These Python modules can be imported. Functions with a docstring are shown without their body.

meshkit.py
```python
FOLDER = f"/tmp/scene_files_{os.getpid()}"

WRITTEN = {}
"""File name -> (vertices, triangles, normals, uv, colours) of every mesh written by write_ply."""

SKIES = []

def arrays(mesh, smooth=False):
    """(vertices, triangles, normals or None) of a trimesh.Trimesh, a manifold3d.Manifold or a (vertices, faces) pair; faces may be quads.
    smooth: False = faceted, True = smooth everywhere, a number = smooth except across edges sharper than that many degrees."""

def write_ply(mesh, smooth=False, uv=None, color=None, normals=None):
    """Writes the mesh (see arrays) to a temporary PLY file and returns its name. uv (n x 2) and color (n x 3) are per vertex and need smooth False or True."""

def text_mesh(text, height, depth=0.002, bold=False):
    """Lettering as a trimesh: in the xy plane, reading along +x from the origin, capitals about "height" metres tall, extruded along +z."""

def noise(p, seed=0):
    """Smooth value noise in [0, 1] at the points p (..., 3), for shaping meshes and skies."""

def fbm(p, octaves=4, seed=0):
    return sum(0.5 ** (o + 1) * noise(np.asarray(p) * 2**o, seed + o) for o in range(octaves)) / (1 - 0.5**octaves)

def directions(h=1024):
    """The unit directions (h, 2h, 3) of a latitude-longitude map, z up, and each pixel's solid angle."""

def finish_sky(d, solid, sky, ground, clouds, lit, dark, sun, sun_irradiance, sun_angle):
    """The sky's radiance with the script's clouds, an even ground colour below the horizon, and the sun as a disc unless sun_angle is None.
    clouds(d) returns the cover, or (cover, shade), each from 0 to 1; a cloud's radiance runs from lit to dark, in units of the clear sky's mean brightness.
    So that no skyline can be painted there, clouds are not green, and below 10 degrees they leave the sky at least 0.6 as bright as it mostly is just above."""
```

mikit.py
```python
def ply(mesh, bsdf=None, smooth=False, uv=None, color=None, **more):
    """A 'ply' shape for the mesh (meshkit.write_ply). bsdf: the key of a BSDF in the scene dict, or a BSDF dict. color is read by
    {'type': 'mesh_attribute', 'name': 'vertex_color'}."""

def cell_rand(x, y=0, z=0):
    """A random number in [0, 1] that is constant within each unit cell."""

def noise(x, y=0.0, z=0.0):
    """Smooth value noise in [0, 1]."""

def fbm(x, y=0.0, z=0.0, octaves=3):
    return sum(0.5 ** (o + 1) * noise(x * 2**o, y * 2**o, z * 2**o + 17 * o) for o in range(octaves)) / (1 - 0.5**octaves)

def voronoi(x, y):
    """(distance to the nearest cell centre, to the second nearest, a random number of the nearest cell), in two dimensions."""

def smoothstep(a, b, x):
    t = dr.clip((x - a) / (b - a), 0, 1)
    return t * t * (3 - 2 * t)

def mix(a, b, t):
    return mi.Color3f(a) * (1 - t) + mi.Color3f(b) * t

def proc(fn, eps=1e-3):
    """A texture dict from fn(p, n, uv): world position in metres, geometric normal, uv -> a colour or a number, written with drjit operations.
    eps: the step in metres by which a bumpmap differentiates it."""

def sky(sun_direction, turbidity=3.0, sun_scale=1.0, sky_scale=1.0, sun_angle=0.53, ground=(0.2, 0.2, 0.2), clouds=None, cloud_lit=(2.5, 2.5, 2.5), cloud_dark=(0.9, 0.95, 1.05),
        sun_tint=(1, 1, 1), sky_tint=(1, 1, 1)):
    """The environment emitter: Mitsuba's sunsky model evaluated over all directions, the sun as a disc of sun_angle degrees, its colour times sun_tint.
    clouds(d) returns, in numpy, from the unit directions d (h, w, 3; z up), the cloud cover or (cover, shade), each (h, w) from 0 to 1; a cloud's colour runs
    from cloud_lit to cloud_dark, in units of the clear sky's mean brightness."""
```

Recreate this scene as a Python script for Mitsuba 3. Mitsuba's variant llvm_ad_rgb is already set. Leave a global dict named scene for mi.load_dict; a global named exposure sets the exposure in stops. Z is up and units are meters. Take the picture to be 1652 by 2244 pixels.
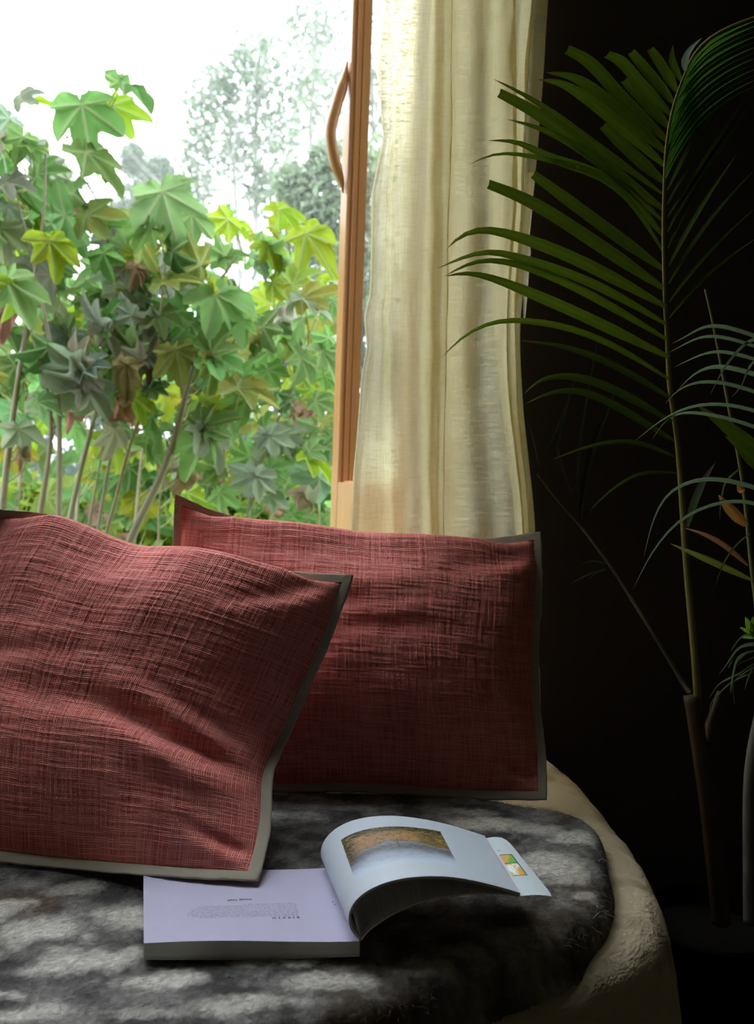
import math, random
import numpy as np, trimesh, shapely
import drjit as dr
import mitsuba as mi
import mikit, meshkit
from mikit import noise, fbm, smoothstep, mix, cell_rand
from scipy.interpolate import PchipInterpolator, CubicSpline

rng = np.random.default_rng(7)
scene, labels = {}, {}

# ------------------------------------------------------------------ camera, sky, exposure
W, H, F = 1652, 2244, 1890.0
CAM = np.array([0.0, 0.0, 0.925])
th, ro = math.atan(92 / F), math.radians(1.0)
FWD = np.array([0, math.cos(th), -math.sin(th)])
UP0 = np.array([0, math.sin(th), math.cos(th)])
R0 = np.array([1.0, 0, 0])
RIGHT = math.cos(ro) * R0 + math.sin(ro) * UP0
UPV = math.cos(ro) * UP0 - math.sin(ro) * R0
exposure = 2.75
scene['camera'] = {
    'type': 'thinlens', 'fov': math.degrees(2 * math.atan(W / 2 / F)), 'fov_axis': 'x',
    'aperture_radius': 0.0022, 'focus_distance': 1.08, 'near_clip': 0.01, 'far_clip': 500.0,
    'to_world': mi.ScalarTransform4f().look_at(origin=CAM.tolist(), target=(CAM + FWD).tolist(), up=UPV.tolist())}


def clouds(d):
    """a closed overcast: the usual brightening from the horizon to the zenith, slightly uneven"""
    n = meshkit.fbm(d * np.array([2.2, 2.2, 4.0]) + 3.1, 4, 5)
    return np.ones(n.shape), np.clip(1 - d[..., 2] + 0.3 * (n - 0.5), 0, 1)


SKY = 1.0
scene['sky'] = mikit.sky((-0.35, 0.45, 0.82), turbidity=5.0, sun_scale=0.0, sky_scale=3.0, ground=(0.16, 0.19, 0.10),
                         clouds=clouds, cloud_lit=(3.6 * SKY, 3.95 * SKY, 4.3 * SKY), cloud_dark=(1.2 * SKY, 1.32 * SKY, 1.43 * SKY))


# ------------------------------------------------------------------ helpers
def ray(px, py):
    return FWD * F + RIGHT * (px - W / 2) - UPV * (py - H / 2)


def P(px, py, y):
    """the point at depth y (metres along the room) that stands at this place of the photograph"""
    d = ray(px, py)
    return CAM + d * (y / d[1])


def PZ(px, py, z):
    d = ray(px, py)
    return CAM + d * ((z - CAM[2]) / d[2])


def numbered(key):
    if key not in scene and key not in HOLD:
        return key
    k = 1
    while f'{key}_{k:03d}' in scene or f'{key}_{k:03d}' in HOLD:
        k += 1
    return f'{key}_{k:03d}'


HOLD = set()


def holder(name, parent=None):
    key = numbered(f'{parent}__{name}' if parent else name)
    HOLD.add(key)
    return key


def obj(name, mesh, bsdf, parent=None, smooth=False, **kw):
    key = numbered(f'{parent}__{name}' if parent else name)
    scene[key] = mikit.ply(mesh, bsdf, smooth=smooth, **kw)
    return key


def tag(key, label=None, cat=None, group=None, kind=None):
    d = labels.setdefault(key, {})
    for k, v in (('label', label), ('category', cat), ('group', group), ('kind', kind)):
        if v:
            d[k] = v
    return key


def unit(v):
    v = np.asarray(v, float)
    return v / max(np.linalg.norm(v), 1e-12)


def box(x0, x1, y0, y1, z0, z1):
    m = trimesh.creation.box((x1 - x0, y1 - y0, z1 - z0))
    m.apply_translation(((x0 + x1) / 2, (y0 + y1) / 2, (z0 + z1) / 2))
    return m


def cat(ms):
    return trimesh.util.concatenate(ms)


def grid_faces(n, m, wrap=False):
    """n rows of m points"""
    i, j = np.meshgrid(np.arange(n - 1), np.arange(m if wrap else m - 1), indexing='ij')
    j2 = (j + 1) % m
    a, b, c, d = i * m + j, i * m + j2, (i + 1) * m + j2, (i + 1) * m + j
    return np.vstack([np.stack([a, b, c], -1).reshape(-1, 3), np.stack([a, c, d], -1).reshape(-1, 3)])


def spline(pts, n):
    pts = np.asarray(pts, float)
    if len(pts) == 2:
        return pts[0] + (pts[1] - pts[0]) * np.linspace(0, 1, n)[:, None]
    t = np.concatenate([[0], np.cumsum(np.linalg.norm(np.diff(pts, axis=0), axis=1))])
    return CubicSpline(t, pts, bc_type='natural')(np.linspace(0, t[-1], n)) if len(pts) > 3 else PchipInterpolator(t, pts)(np.linspace(0, t[-1], n))


def tube(pts, radii, sides=8, caps=True):
    pts = np.asarray(pts, float)
    n = len(pts)
    radii = np.broadcast_to(np.asarray(radii, float), (n,))
    tan = np.gradient(pts, axis=0)
    tan /= np.linalg.norm(tan, axis=1, keepdims=True) + 1e-12
    u = unit(np.cross(tan[0], [0.31, 0.2, 0.93] if abs(tan[0][2]) < 0.9 else [1, 0.1, 0]))
    rows = []
    for k in range(n):
        u = unit(u - tan[k] * np.dot(u, tan[k]))
        w = np.cross(tan[k], u)
        a = np.arange(sides) * 2 * math.pi / sides
        rows.append(pts[k] + radii[k] * (np.cos(a)[:, None] * u + np.sin(a)[:, None] * w))
    v = np.vstack(rows)
    f = grid_faces(n, sides, True)
    if caps:
        v = np.vstack([v, pts[:1], pts[-1:]])
        i = np.arange(sides)
        f = np.vstack([f, np.stack([i * 0 + n * sides, (i + 1) % sides, i], 1), np.stack([i * 0 + n * sides + 1, (n - 1) * sides + i, (n - 1) * sides + (i + 1) % sides], 1)])
    return trimesh.Trimesh(v, f, process=False)


def prism(poly, z0, z1):
    m = trimesh.creation.extrude_polygon(shapely.Polygon(poly), z1 - z0, engine='earcut')
    m.apply_translation((0, 0, z0))
    return m


# ------------------------------------------------------------------ materials
def principled(base, rough=0.6, **kw):
    return {'type': 'twosided', 'b': {'type': 'principled', 'base_color': base if isinstance(base, dict) else {'type': 'rgb', 'value': list(base)}, 'roughness': rough, **kw}}


def bump(b, fn, scale, eps=5e-4):
    return {'type': 'twosided', 'b': {'type': 'bumpmap', 't': mikit.proc(fn, eps), 'scale': scale, 'b': b['b']}}


VC = {'type': 'mesh_attribute', 'name': 'vertex_color'}


def thin(base, dtrans, rough=0.45, strans=0.0, eta=1.4, **kw):
    return {'type': 'principledthin', 'base_color': base, 'diff_trans': dtrans, 'spec_trans': strans, 'roughness': rough, 'eta': eta, **kw}


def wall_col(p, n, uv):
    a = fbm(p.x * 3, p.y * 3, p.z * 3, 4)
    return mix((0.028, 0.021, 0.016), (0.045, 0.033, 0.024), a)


def wash_col(p, n, uv):
    a = fbm(p.x * 4, p.y * 4, p.z * 4, 4)
    return mix((0.15, 0.125, 0.095), (0.20, 0.17, 0.13), a)


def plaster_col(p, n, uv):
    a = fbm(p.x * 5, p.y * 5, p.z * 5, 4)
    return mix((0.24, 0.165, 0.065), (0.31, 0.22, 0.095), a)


def mud_col(p, n, uv):
    a = fbm(p.x * 9, p.y * 9, p.z * 9, 4)
    s = smoothstep(0.80, 0.9, noise(p.x * 260, p.y * 260, p.z * 260))
    g = fbm(p.x * 130, p.y * 130, p.z * 130, 3)
    c = mix((0.44, 0.365, 0.235), (0.60, 0.50, 0.335), a * 0.6 + g * 0.4)
    c = mix(c, (0.22, 0.17, 0.11), smoothstep(0.55, 0.75, fbm(p.x * 22 + 4, p.y * 22, p.z * 22, 3)) * 0.6)
    return mix(c, (0.66, 0.6, 0.5), s * 0.45)


def mud_h(p, n, uv):
    return fbm(p.x * 160, p.y * 160, p.z * 160, 3) + 0.6 * noise(p.x * 420, p.y * 420, p.z * 420)


def wood_col(p, n, uv):
    g = fbm(p.x * 22 + 3 * noise(p.z * 2), p.y * 22, p.z * 1.5, 3)
    r = noise(p.x * 160, p.y * 160, p.z * 5)
    return mix((0.58, 0.31, 0.12), (0.42, 0.20, 0.07), g * 0.7 + r * 0.35)


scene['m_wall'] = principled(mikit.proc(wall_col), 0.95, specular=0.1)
scene['m_wash'] = principled(mikit.proc(wash_col), 0.95, specular=0.1)
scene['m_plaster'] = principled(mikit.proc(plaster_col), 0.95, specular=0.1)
scene['m_mud'] = bump(principled(mikit.proc(mud_col), 0.9, specular=0.15), mud_h, 0.0016)
scene['m_wood'] = principled(mikit.proc(wood_col), 0.28, specular=0.5, clearcoat=1.0, clearcoat_gloss=0.85)
scene['m_floor'] = principled((0.05, 0.035, 0.025), 0.7)
scene['m_glass'] = {'type': 'thindielectric', 'int_ior': 1.5}
scene['m_leaf'] = thin(VC, 1.05, 0.5, eta=1.35)
scene['m_bark'] = principled(VC, 0.85, specular=0.2)
scene['m_palm'] = thin(VC, 1.2, 0.38, eta=1.45)
scene['m_stem'] = principled(VC, 0.6, specular=0.3)
scene['m_fibre'] = principled(VC, 0.8, specular=0.2)
scene['m_ground'] = principled((0.12, 0.16, 0.05), 0.95)
scene['m_pot'] = principled((0.012, 0.009, 0.007), 0.8, specular=0.1)
scene['m_soil'] = principled((0.01, 0.008, 0.006), 0.95)

# ------------------------------------------------------------------ the setting
YI, YO = 1.68, 2.02                    # inner and outer face of the thick earth wall
OXL, OXR, SILL, HEAD = -1.50, 0.117, 0.60, 4.00


def arc_corner(cx, cy, r, a0, a1, n=7):
    return [(cx + r * math.cos(a), cy + r * math.sin(a)) for a in np.linspace(a0, a1, n)]


right_pier = [(OXR, YO + 0.04), (OXR, 1.97)] + [(0.13, 1.93), (0.15, 1.82)] + arc_corner(0.245, YI + 0.09, 0.09, math.radians(190), math.radians(270), 14) + [(2.3, YI), (2.3, YO + 0.04)]
left_pier = [(OXL, YO + 0.04), (-1.85, YO + 0.04), (-1.85, YI), (-1.58, YI), (OXL, 1.93), (OXL, 1.97)]
wb = [prism(right_pier, 0.0, 4.2), prism(left_pier, 0.0, 4.2), box(-1.6, 0.3, YI, YO + 0.04, 0.0, SILL), box(-1.6, 0.42, YI, YO + 0.04, HEAD, 4.2)]
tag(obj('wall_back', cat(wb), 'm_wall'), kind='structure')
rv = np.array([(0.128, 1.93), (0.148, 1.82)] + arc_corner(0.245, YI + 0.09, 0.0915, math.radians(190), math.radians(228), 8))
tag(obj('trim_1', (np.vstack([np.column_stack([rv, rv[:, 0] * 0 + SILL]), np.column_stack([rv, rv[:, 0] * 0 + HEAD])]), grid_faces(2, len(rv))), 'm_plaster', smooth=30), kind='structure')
tag(obj('wall_right', box(2.3, 2.5, -2.6, 2.06, 0, 4.2), 'm_wash'), kind='structure')
tag(obj('wall_front', box(-1.85, 2.5, -2.8, -2.6, 0, 4.2), 'm_wash'), kind='structure')
LW = (1.22, 1.64, 1.15, 4.0)         # window opening in the left wall, beside the bench: y0 y1 z0 z1
wl = [box(-1.85, -1.62, -2.6, LW[0], 0, 4.2), box(-1.85, -1.62, LW[1], YI, 0, 4.2), box(-1.85, -1.62, LW[0], LW[1], 0, LW[2]), box(-1.85, -1.62, LW[0], LW[1], LW[3], 4.2)]
tag(obj('wall_left', cat(wl), 'm_wash'), kind='structure')
tag(obj('ceiling', box(-1.85, 2.5, -2.8, 2.06, 4.2, 4.35), 'm_wash'), kind='structure')
tag(obj('floor', box(-1.85, 2.5, -2.8, 2.06, -0.15, 0.0), 'm_floor'), kind='structure')
gx = np.linspace(-60, 60, 60)
gy = np.concatenate([np.linspace(2.08, 12, 25), np.linspace(13, 80, 30)])
GX, GY = np.meshgrid(gx, gy)
gz = -0.45 + 0.15 * (meshkit.fbm(np.stack([GX * 0.3, GY * 0.3, GX * 0], -1), 3, 2) - 0.5)
tag(obj('ground', (np.stack([GX, GY, gz], -1).reshape(-1, 3), grid_faces(len(gy), len(gx))), 'm_ground', smooth=True), kind='structure')

# window: fixed frame and the casement leaf that stands open outwards
win = holder('window_1')
tag(win, kind='structure')
fr = [box(OXR - 0.045, OXR, 1.955, 2.03, SILL, HEAD), box(OXL, OXL + 0.045, 1.955, 2.03, SILL, HEAD), box(OXL, OXR, 1.955, 2.03, HEAD - 0.045, HEAD), box(OXL, OXR, 1.93, 2.04, SILL, SILL + 0.035)]
for m_, nm in zip(fr, ('jamb', 'jamb', 'head', 'sill')):
    obj(nm, m_, 'm_wood', win)
HX, HY, SA, SW = 0.071, 2.01, math.radians(67), 0.50
sd = np.array([-math.cos(SA), math.sin(SA), 0])
sn = np.array([-math.sin(SA), -math.cos(SA), 0])       # inner face, towards the room when shut
LEAN = 0.018


def sash_pt(a, h, z):
    """a from the hinge to the free edge, h out of the inner face, z height"""
    q = np.array([HX, HY, 0]) + sd * np.asarray(a)[..., None] + sn * np.asarray(h)[..., None]
    q[..., 2] = z
    q[..., 0] += LEAN * (np.asarray(z) - 1.3)
    return q


def sash_box(a0, a1, h0, h1, z0, z1, ch=0.002):
    m = trimesh.creation.box((a1 - a0, h1 - h0, z1 - z0)).subdivide()
    v = m.vertices + np.array([(a0 + a1) / 2, (h0 + h1) / 2, (z0 + z1) / 2])
    m.vertices = sash_pt(v[:, 0], v[:, 1], v[:, 2])
    return m


def sash_profile(prof, z0, z1):
    """a closed (a, h) outline swept along the height"""
    prof = np.array(prof)
    m = prism(prof, z0, z1)
    v = m.vertices
    m.vertices = sash_pt(v[:, 0].copy(), v[:, 1].copy(), v[:, 2].copy())
    m.fix_normals()
    return m


ZB, ZG, ZT, ZGT = SILL + 0.045, 0.893, HEAD - 0.05, HEAD - 0.11
sash = holder('sash', win)


def stile_prof(a_out, a_in):
    s = 1 if a_in > a_out else -1
    return [(a_out, 0.0), (a_in - 0.004 * s, 0.0), (a_in, -0.004), (a_in, -0.011), (a_in - 0.003 * s, -0.0125), (a_in, -0.014), (a_in + 0.004 * s, -0.016), (a_in + 0.004 * s, -0.028),
            (a_in + 0.0005 * s, -0.030), (a_in + 0.0045 * s, -0.032), (a_in + 0.0045 * s, -0.055), (a_out, -0.055)]


obj('stile', sash_profile(stile_prof(SW, SW - 0.052), ZB, ZT), 'm_wood', sash)
obj('stile', sash_profile(stile_prof(0.0, 0.052), ZB, ZT), 'm_wood', sash)
obj('rail', cat([sash_box(0.05, SW - 0.05, -0.043, -0.001, ZB, ZG - 0.004), sash_box(0.05, SW - 0.05, -0.040, -0.016, ZG - 0.004, ZG)]), 'm_wood', sash)
obj('rail', sash_box(0.05, SW - 0.05, -0.043, -0.001, ZGT, ZT), 'm_wood', sash)
pa, pz = np.meshgrid([0.045, SW - 0.045], [ZG - 0.01, ZGT + 0.01])
obj('pane', (sash_pt(pa.ravel(), np.full(4, -0.036), pz.ravel()), np.array([[0, 1, 3], [0, 3, 2]])), 'm_glass', sash)
# bow handle, carved from a bent branch
hz = lambda py: P(745, py, 2.43)[2]
ha = SW - 0.030
hp = [(0.001, 132), (0.006, 165), (0.017, 205), (0.030, 250), (0.037, 282), (0.036, 310), (0.027, 345), (0.014, 378), (0.004, 402), (0.001, 420)]
hpts = np.array([sash_pt(np.array(ha), np.array(h * 1.15 + 0.004), hz(py)) for h, py in hp])
hc = spline(hpts, 40)
tt = np.linspace(0, 1, 40)
hr = 0.016 * np.clip(np.minimum(tt, 1 - tt) / 0.2, 0.08, 1) ** 0.7
tag(obj('handle', tube(hc, hr, 12), 'm_wood', win + '__sash', smooth=50), label='bow shaped wooden handle')

# ------------------------------------------------------------------ earthen bench
ZS, ZM = 0.42, 0.455


def rings_solid(outline, rings, cap=True, amp=0.0, freq=20):
    """outline: closed smooth plan curve (n,2), counter-clockwise; rings: (inset, z)"""
    o = np.asarray(outline)
    t = np.roll(o, -1, 0) - np.roll(o, 1, 0)
    t /= np.linalg.norm(t, axis=1, keepdims=True)
    nrm = np.stack([t[:, 1], -t[:, 0]], 1)
    v = []
    for inset, z in rings:
        q = o - nrm * inset
        v.append(np.column_stack([q, np.full(len(q), z)]))
    v = np.vstack(v)
    f = grid_faces(len(rings), len(o), True)
    if cap:
        c = v[-len(o):, :2].mean(0)
        base = (len(rings) - 1) * len(o)
        i = np.arange(len(o))
        v = np.vstack([v, [[c[0], c[1], rings[-1][1]]]])
        f = np.vstack([f, np.stack([base + i, base + (i + 1) % len(o), i * 0 + len(v) - 1], 1)])
    if amp:
        q = meshkit.fbm(v * freq, 3, 9) - 0.5
        v = v + q[:, None] * amp * np.array([0.7, 0.7, 1.0])
    return trimesh.Trimesh(v, f, process=False)


edge_px = [(1215, 1650), (1275, 1700), (1330, 1760), (1385, 1825), (1432, 1895), (1462, 1960), (1474, 2020)]
bp = [PZ(x, y, ZS)[:2] for x, y in edge_px]
front_px = [(1440, 2078), (1370, 2120), (1265, 2163), (1120, 2218), (960, 2275), (760, 2345), (500, 2420)]
bp += [PZ(x, y, ZS)[:2] for x, y in front_px]
bp = [(0.315, YI - 0.06)] + bp + [(-0.3, 0.655), (-0.8, 0.655), (-1.45, 0.66)]
bs = spline(np.array(bp)[::-1], 260)             # left-front -> right-back : counter-clockwise
bench_outline = np.vstack([bs, [[0.3, YI - 0.056], [-0.5, YI - 0.056], [-1.45, YI - 0.056], [-1.45, 1.2]]])
bench_outline = bench_outline
R_ = 0.045
rr = [(-0.045, 0.0), (-0.03, 0.15), (-0.016, 0.28), (-0.006, 0.345)] + [(R_ * (1 - math.cos(a)), ZS - R_ + R_ * math.sin(a)) for a in np.linspace(0, math.pi / 2, 9)] + [(0.06, ZS + 0.001), (0.08, ZS), (0.11, ZS), (0.15, ZS)]
tag(obj('bench', rings_solid(bench_outline, rr, amp=0.007, freq=34), 'm_mud', smooth=60), label='built-in earthen bench with a rounded rim under the wool mat by the window', cat='bench')

# ------------------------------------------------------------------ felted wool mat
mat_px = [(900, 1700), (1080, 1765), (1175, 1780), (1250, 1797), (1312, 1828), (1332, 1880), (1342, 1935), (1335, 1995), (1300, 2045), (1235, 2090), (1110, 2143), (960, 2193), (800, 2250), (600, 2312), (380, 2365)]
mp = [PZ(x, y, ZS + 0.02)[:2] for x, y in mat_px]
mp = [(-1.35, 1.60), (-0.6, 1.60), (-0.05, 1.58)] + mp[0:] + [(-0.35, 0.69), (-0.7, 0.685), (-1.35, 0.685)]
mat_poly = shapely.Polygon(np.vstack([spline(np.array(mp[2:-2]), 200), mp[-2:], mp[:2]]))
xs, ys = np.concatenate([np.arange(-1.36, -0.66, 0.012), np.arange(-0.66, 0.42, 0.0023)]), np.arange(0.67, 1.62, 0.0025)
X, Y = np.meshgrid(xs, ys)
pts = shapely.points(X.ravel(), Y.ravel())
ins = shapely.contains(mat_poly, pts)
dist = shapely.distance(mat_poly.exterior, pts)
dist = np.where(ins, dist, -dist)
e = np.clip(dist / 0.028, 0, 1)
Zm = np.where(dist > 0, ZS + 0.003 + 0.032 * np.sqrt(1 - (1 - e) ** 2), ZS + 0.003 + dist * 1.2)
Zm = Zm + np.where(dist > 0, 1, 0) * 0.006 * (meshkit.fbm(np.stack([X.ravel() * 14, Y.ravel() * 14, X.ravel() * 0], -1), 3, 4) - 0.5)
Zm += np.where(dist > 0, 1, 0) * 0.0018 * (meshkit.fbm(np.stack([X.ravel() * 190, Y.ravel() * 230, X.ravel() * 0], -1), 2, 4) - 0.5)
blobs = [(73, 2044, 95, 26, 1), (189, 2102, 85, 26, 1), (286, 2005, 70, 24, .95), (349, 2140, 88, 22, 1), (63, 2223, 95, 22, 1), (596, 2092, 95, 19, 1), (10, 1998, 40, 16, .9), (160, 1947, 66, 18, .6),
         (702, 2150, 80, 24, .8), (533, 2208, 95, 24, .8), (15, 2172, 45, 10, .7), (330, 2225, 90, 15, .5), (1071, 1804, 75, 14, .9), (1170, 1818, 60, 10, .7), (1256, 1838, 56, 16, .9), (1190, 1893, 62, 20, 1),
         (1228, 1922, 50, 20, .75), (1292, 1968, 30, 12, .7), (1030, 1780, 60, 8, .5), (1130, 2060, 70, 25, .45), (1010, 2090, 60, 15, .35), (430, 2060, 0, 0, 0), (640, 1790, 70, 12, .4), (760, 1765, 70, 9, .4),
         (920, 2130, 70, 18, .5), (-80, 2100, 60, 20, .9)]


def mat_white(x, y):
    w = np.zeros_like(x)
    q = np.stack([x, y, x * 0], -1)
    dx = 0.050 * (meshkit.fbm(q * 22, 3, 21) - 0.5) + 0.012 * (meshkit.fbm(q * 120, 2, 23) - 0.5)
    dy = 0.036 * (meshkit.fbm(q * 22, 3, 22) - 0.5) + 0.012 * (meshkit.fbm(q * 120, 2, 24) - 0.5)
    for px, py, sx, sy, a in blobs:
        if a == 0:
            continue
        c = PZ(px, py, ZM)
        rx = np.linalg.norm(PZ(px + sx, py, ZM) - c)
        ry = np.linalg.norm(PZ(px, py + sy, ZM) - c)
        sk = 0.25
        ux, uy = (x + dx - c[0]), (y + dy - c[1])
        ux = ux - sk * uy
        d2 = (ux / rx) ** 2 + (uy / ry) ** 2
        w = np.maximum(w, a * np.clip(1.3 - d2 * 0.75, 0, 1) ** 1.1)
    return w


def mat_color(x, y):
    w = mat_white(x, y)
    q = np.stack([x, y, x * 0], -1)
    g = meshkit.fbm(q * 38, 4, 31)
    fine = meshkit.fbm(np.stack([x * 240 + 2.0 * y * 240, y * 560 - x * 120, x * 0], -1), 2, 32) * 0.6 + meshkit.noise(q * 520, 35) * 0.4
    warm = np.clip((meshkit.fbm(q * 11, 2, 33) - 0.5) * 4, 0, 1)[:, None]
    dark = np.array([0.055, 0.050, 0.046]) * (1 - warm) + np.array([0.085, 0.058, 0.036]) * warm
    grey = np.array([0.31, 0.29, 0.26])
    gm = np.clip((g - 0.38) * 2.2, 0, 1)[:, None] * 0.75
    base = dark * (1 - gm) + grey * gm
    white = np.array([0.56, 0.53, 0.455]) * (1 - 0.25 * warm) + np.array([0.10, 0.04, 0.0]) * warm * 0.3
    c = base * (1 - w[:, None]) + white * w[:, None]
    return 0.92 * c * (0.30 + 1.4 * fine)[:, None]


mcol = np.clip(mat_color(X.ravel(), Y.ravel()), 0, 1)
keep = dist > -0.012
f = grid_faces(len(ys), len(xs))
f = f[keep[f].all(1)]
used = np.unique(f)
remap = -np.ones(len(keep), int)
remap[used] = np.arange(len(used))
mv = np.column_stack([X.ravel(), Y.ravel(), Zm])[used]
mat = obj('mat', (mv, remap[f]), 'm_fibre', smooth=True, color=mcol[used])
tag(mat, label='thick felted wool mat with black, grey and white blotches lying on the earthen bench', cat='mat')
# loose wool fibres, only as many as the mat shows
NF = 62000
fx, fy = rng.uniform(-0.62, 0.40, NF * 2), rng.uniform(0.69, 1.40, NF * 2)
pp = shapely.points(fx, fy)
ok = shapely.contains(mat_poly, pp)
fx, fy = fx[ok][:NF], fy[ok][:NF]
ix, iy = np.clip(np.searchsorted(xs, fx), 0, len(xs) - 1), np.clip(np.searchsorted(ys, fy), 0, len(ys) - 1)
fz = Zm.reshape(len(ys), len(xs))[iy, ix]
fa = rng.uniform(0, 2 * math.pi, len(fx))
fl = rng.uniform(0.004, 0.011, len(fx))
bend = rng.normal(0, 0.9, len(fx))
lift = rng.uniform(0.0002, 0.0026, len(fx))
wd = rng.uniform(0.00006, 0.00013, len(fx))
fv = []
for k, t in enumerate((0, 0.35, 0.7, 1.0)):
    a = fa + bend * t
    cx_, cy_ = fx + fl * t * np.cos(a), fy + fl * t * np.sin(a)
    cz_ = fz + lift * math.sin(math.pi * min(t, 0.95)) + 0.0003
    w_ = wd * (1 if k < 3 else 0.3)
    for s in (-1, 1):
        fv.append(np.stack([cx_ - s * np.sin(a) * w_, cy_ + s * np.cos(a) * w_, cz_ + s * w_ * 0.6], -1))
fv = np.stack(fv, 1)                                # n, 8, 3
ff = np.array([[0, 1, 3], [0, 3, 2], [2, 3, 5], [2, 5, 4], [4, 5, 7], [4, 7, 6]])
faces = (np.arange(len(fx))[:, None, None] * 8 + ff[None]).reshape(-1, 3)
fcol = np.clip(mat_color(fx, fy) * rng.uniform(0.75, 1.4, len(fx))[:, None] + (0.12 * rng.uniform(0, 1, len(fx)) ** 4)[:, None], 0, 0.8)
fk = obj('wool_fibre', (fv.reshape(-1, 3), faces), 'm_fibre', mat, color=np.repeat(fcol, 8, 0))
tag(fk, label='loose wool fibres', kind='stuff')
for (x0, y0, x1, y1) in ((1305, 1898, 1342, 1888), (1300, 2012, 1352, 2010)):
    a_, b_ = PZ(x0, y0, ZM - 0.006), PZ(x1, y1, ZM - 0.018)
    m_ = (a_ + b_) / 2 + np.array([0, 0.004, 0.004])
    obj('stray_hair', tube(spline([a_, (a_ + m_) / 2 + [0, 0, .003], m_, (b_ + m_) / 2 + [0, -.003, 0], b_], 14), 0.00025, 4), 'm_paper', mat)

# ------------------------------------------------------------------ cushions
YP = 0.0024


def weave_h(p, n, uv):
    u, v = uv.x / YP, uv.y / YP
    u = u + 1.1 * noise(uv.x * 14, uv.y * 40, 3.0)
    v = v + 1.1 * noise(uv.x * 40, uv.y * 14, 7.0)
    cu, cv = dr.floor(u), dr.floor(v)
    su, sv = dr.sin(math.pi * u), dr.sin(math.pi * v)
    au, av = dr.abs(su), dr.abs(sv)
    tw = 0.25 + 1.0 * noise(uv.x * 34, cv * 3.7, 1.0)
    tu = 0.25 + 1.0 * noise(cu * 3.7, uv.y * 34, 2.0)
    over = 0.5 + 0.5 * dr.cos(math.pi * u) * dr.cos(math.pi * v)
    return dr.maximum(av * tw * (0.55 + 0.45 * over), au * tu * (1.0 - 0.45 * over))


def weave_col(p, n, uv):
    h = weave_h(p, n, uv)
    a = fbm(uv.x * 26, uv.y * 26, 1.0, 3)
    c = mix((0.44, 0.075, 0.062), (0.78, 0.285, 0.235), smoothstep(0.1, 0.8, h))
    return c * (0.85 + 0.3 * a)


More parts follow.
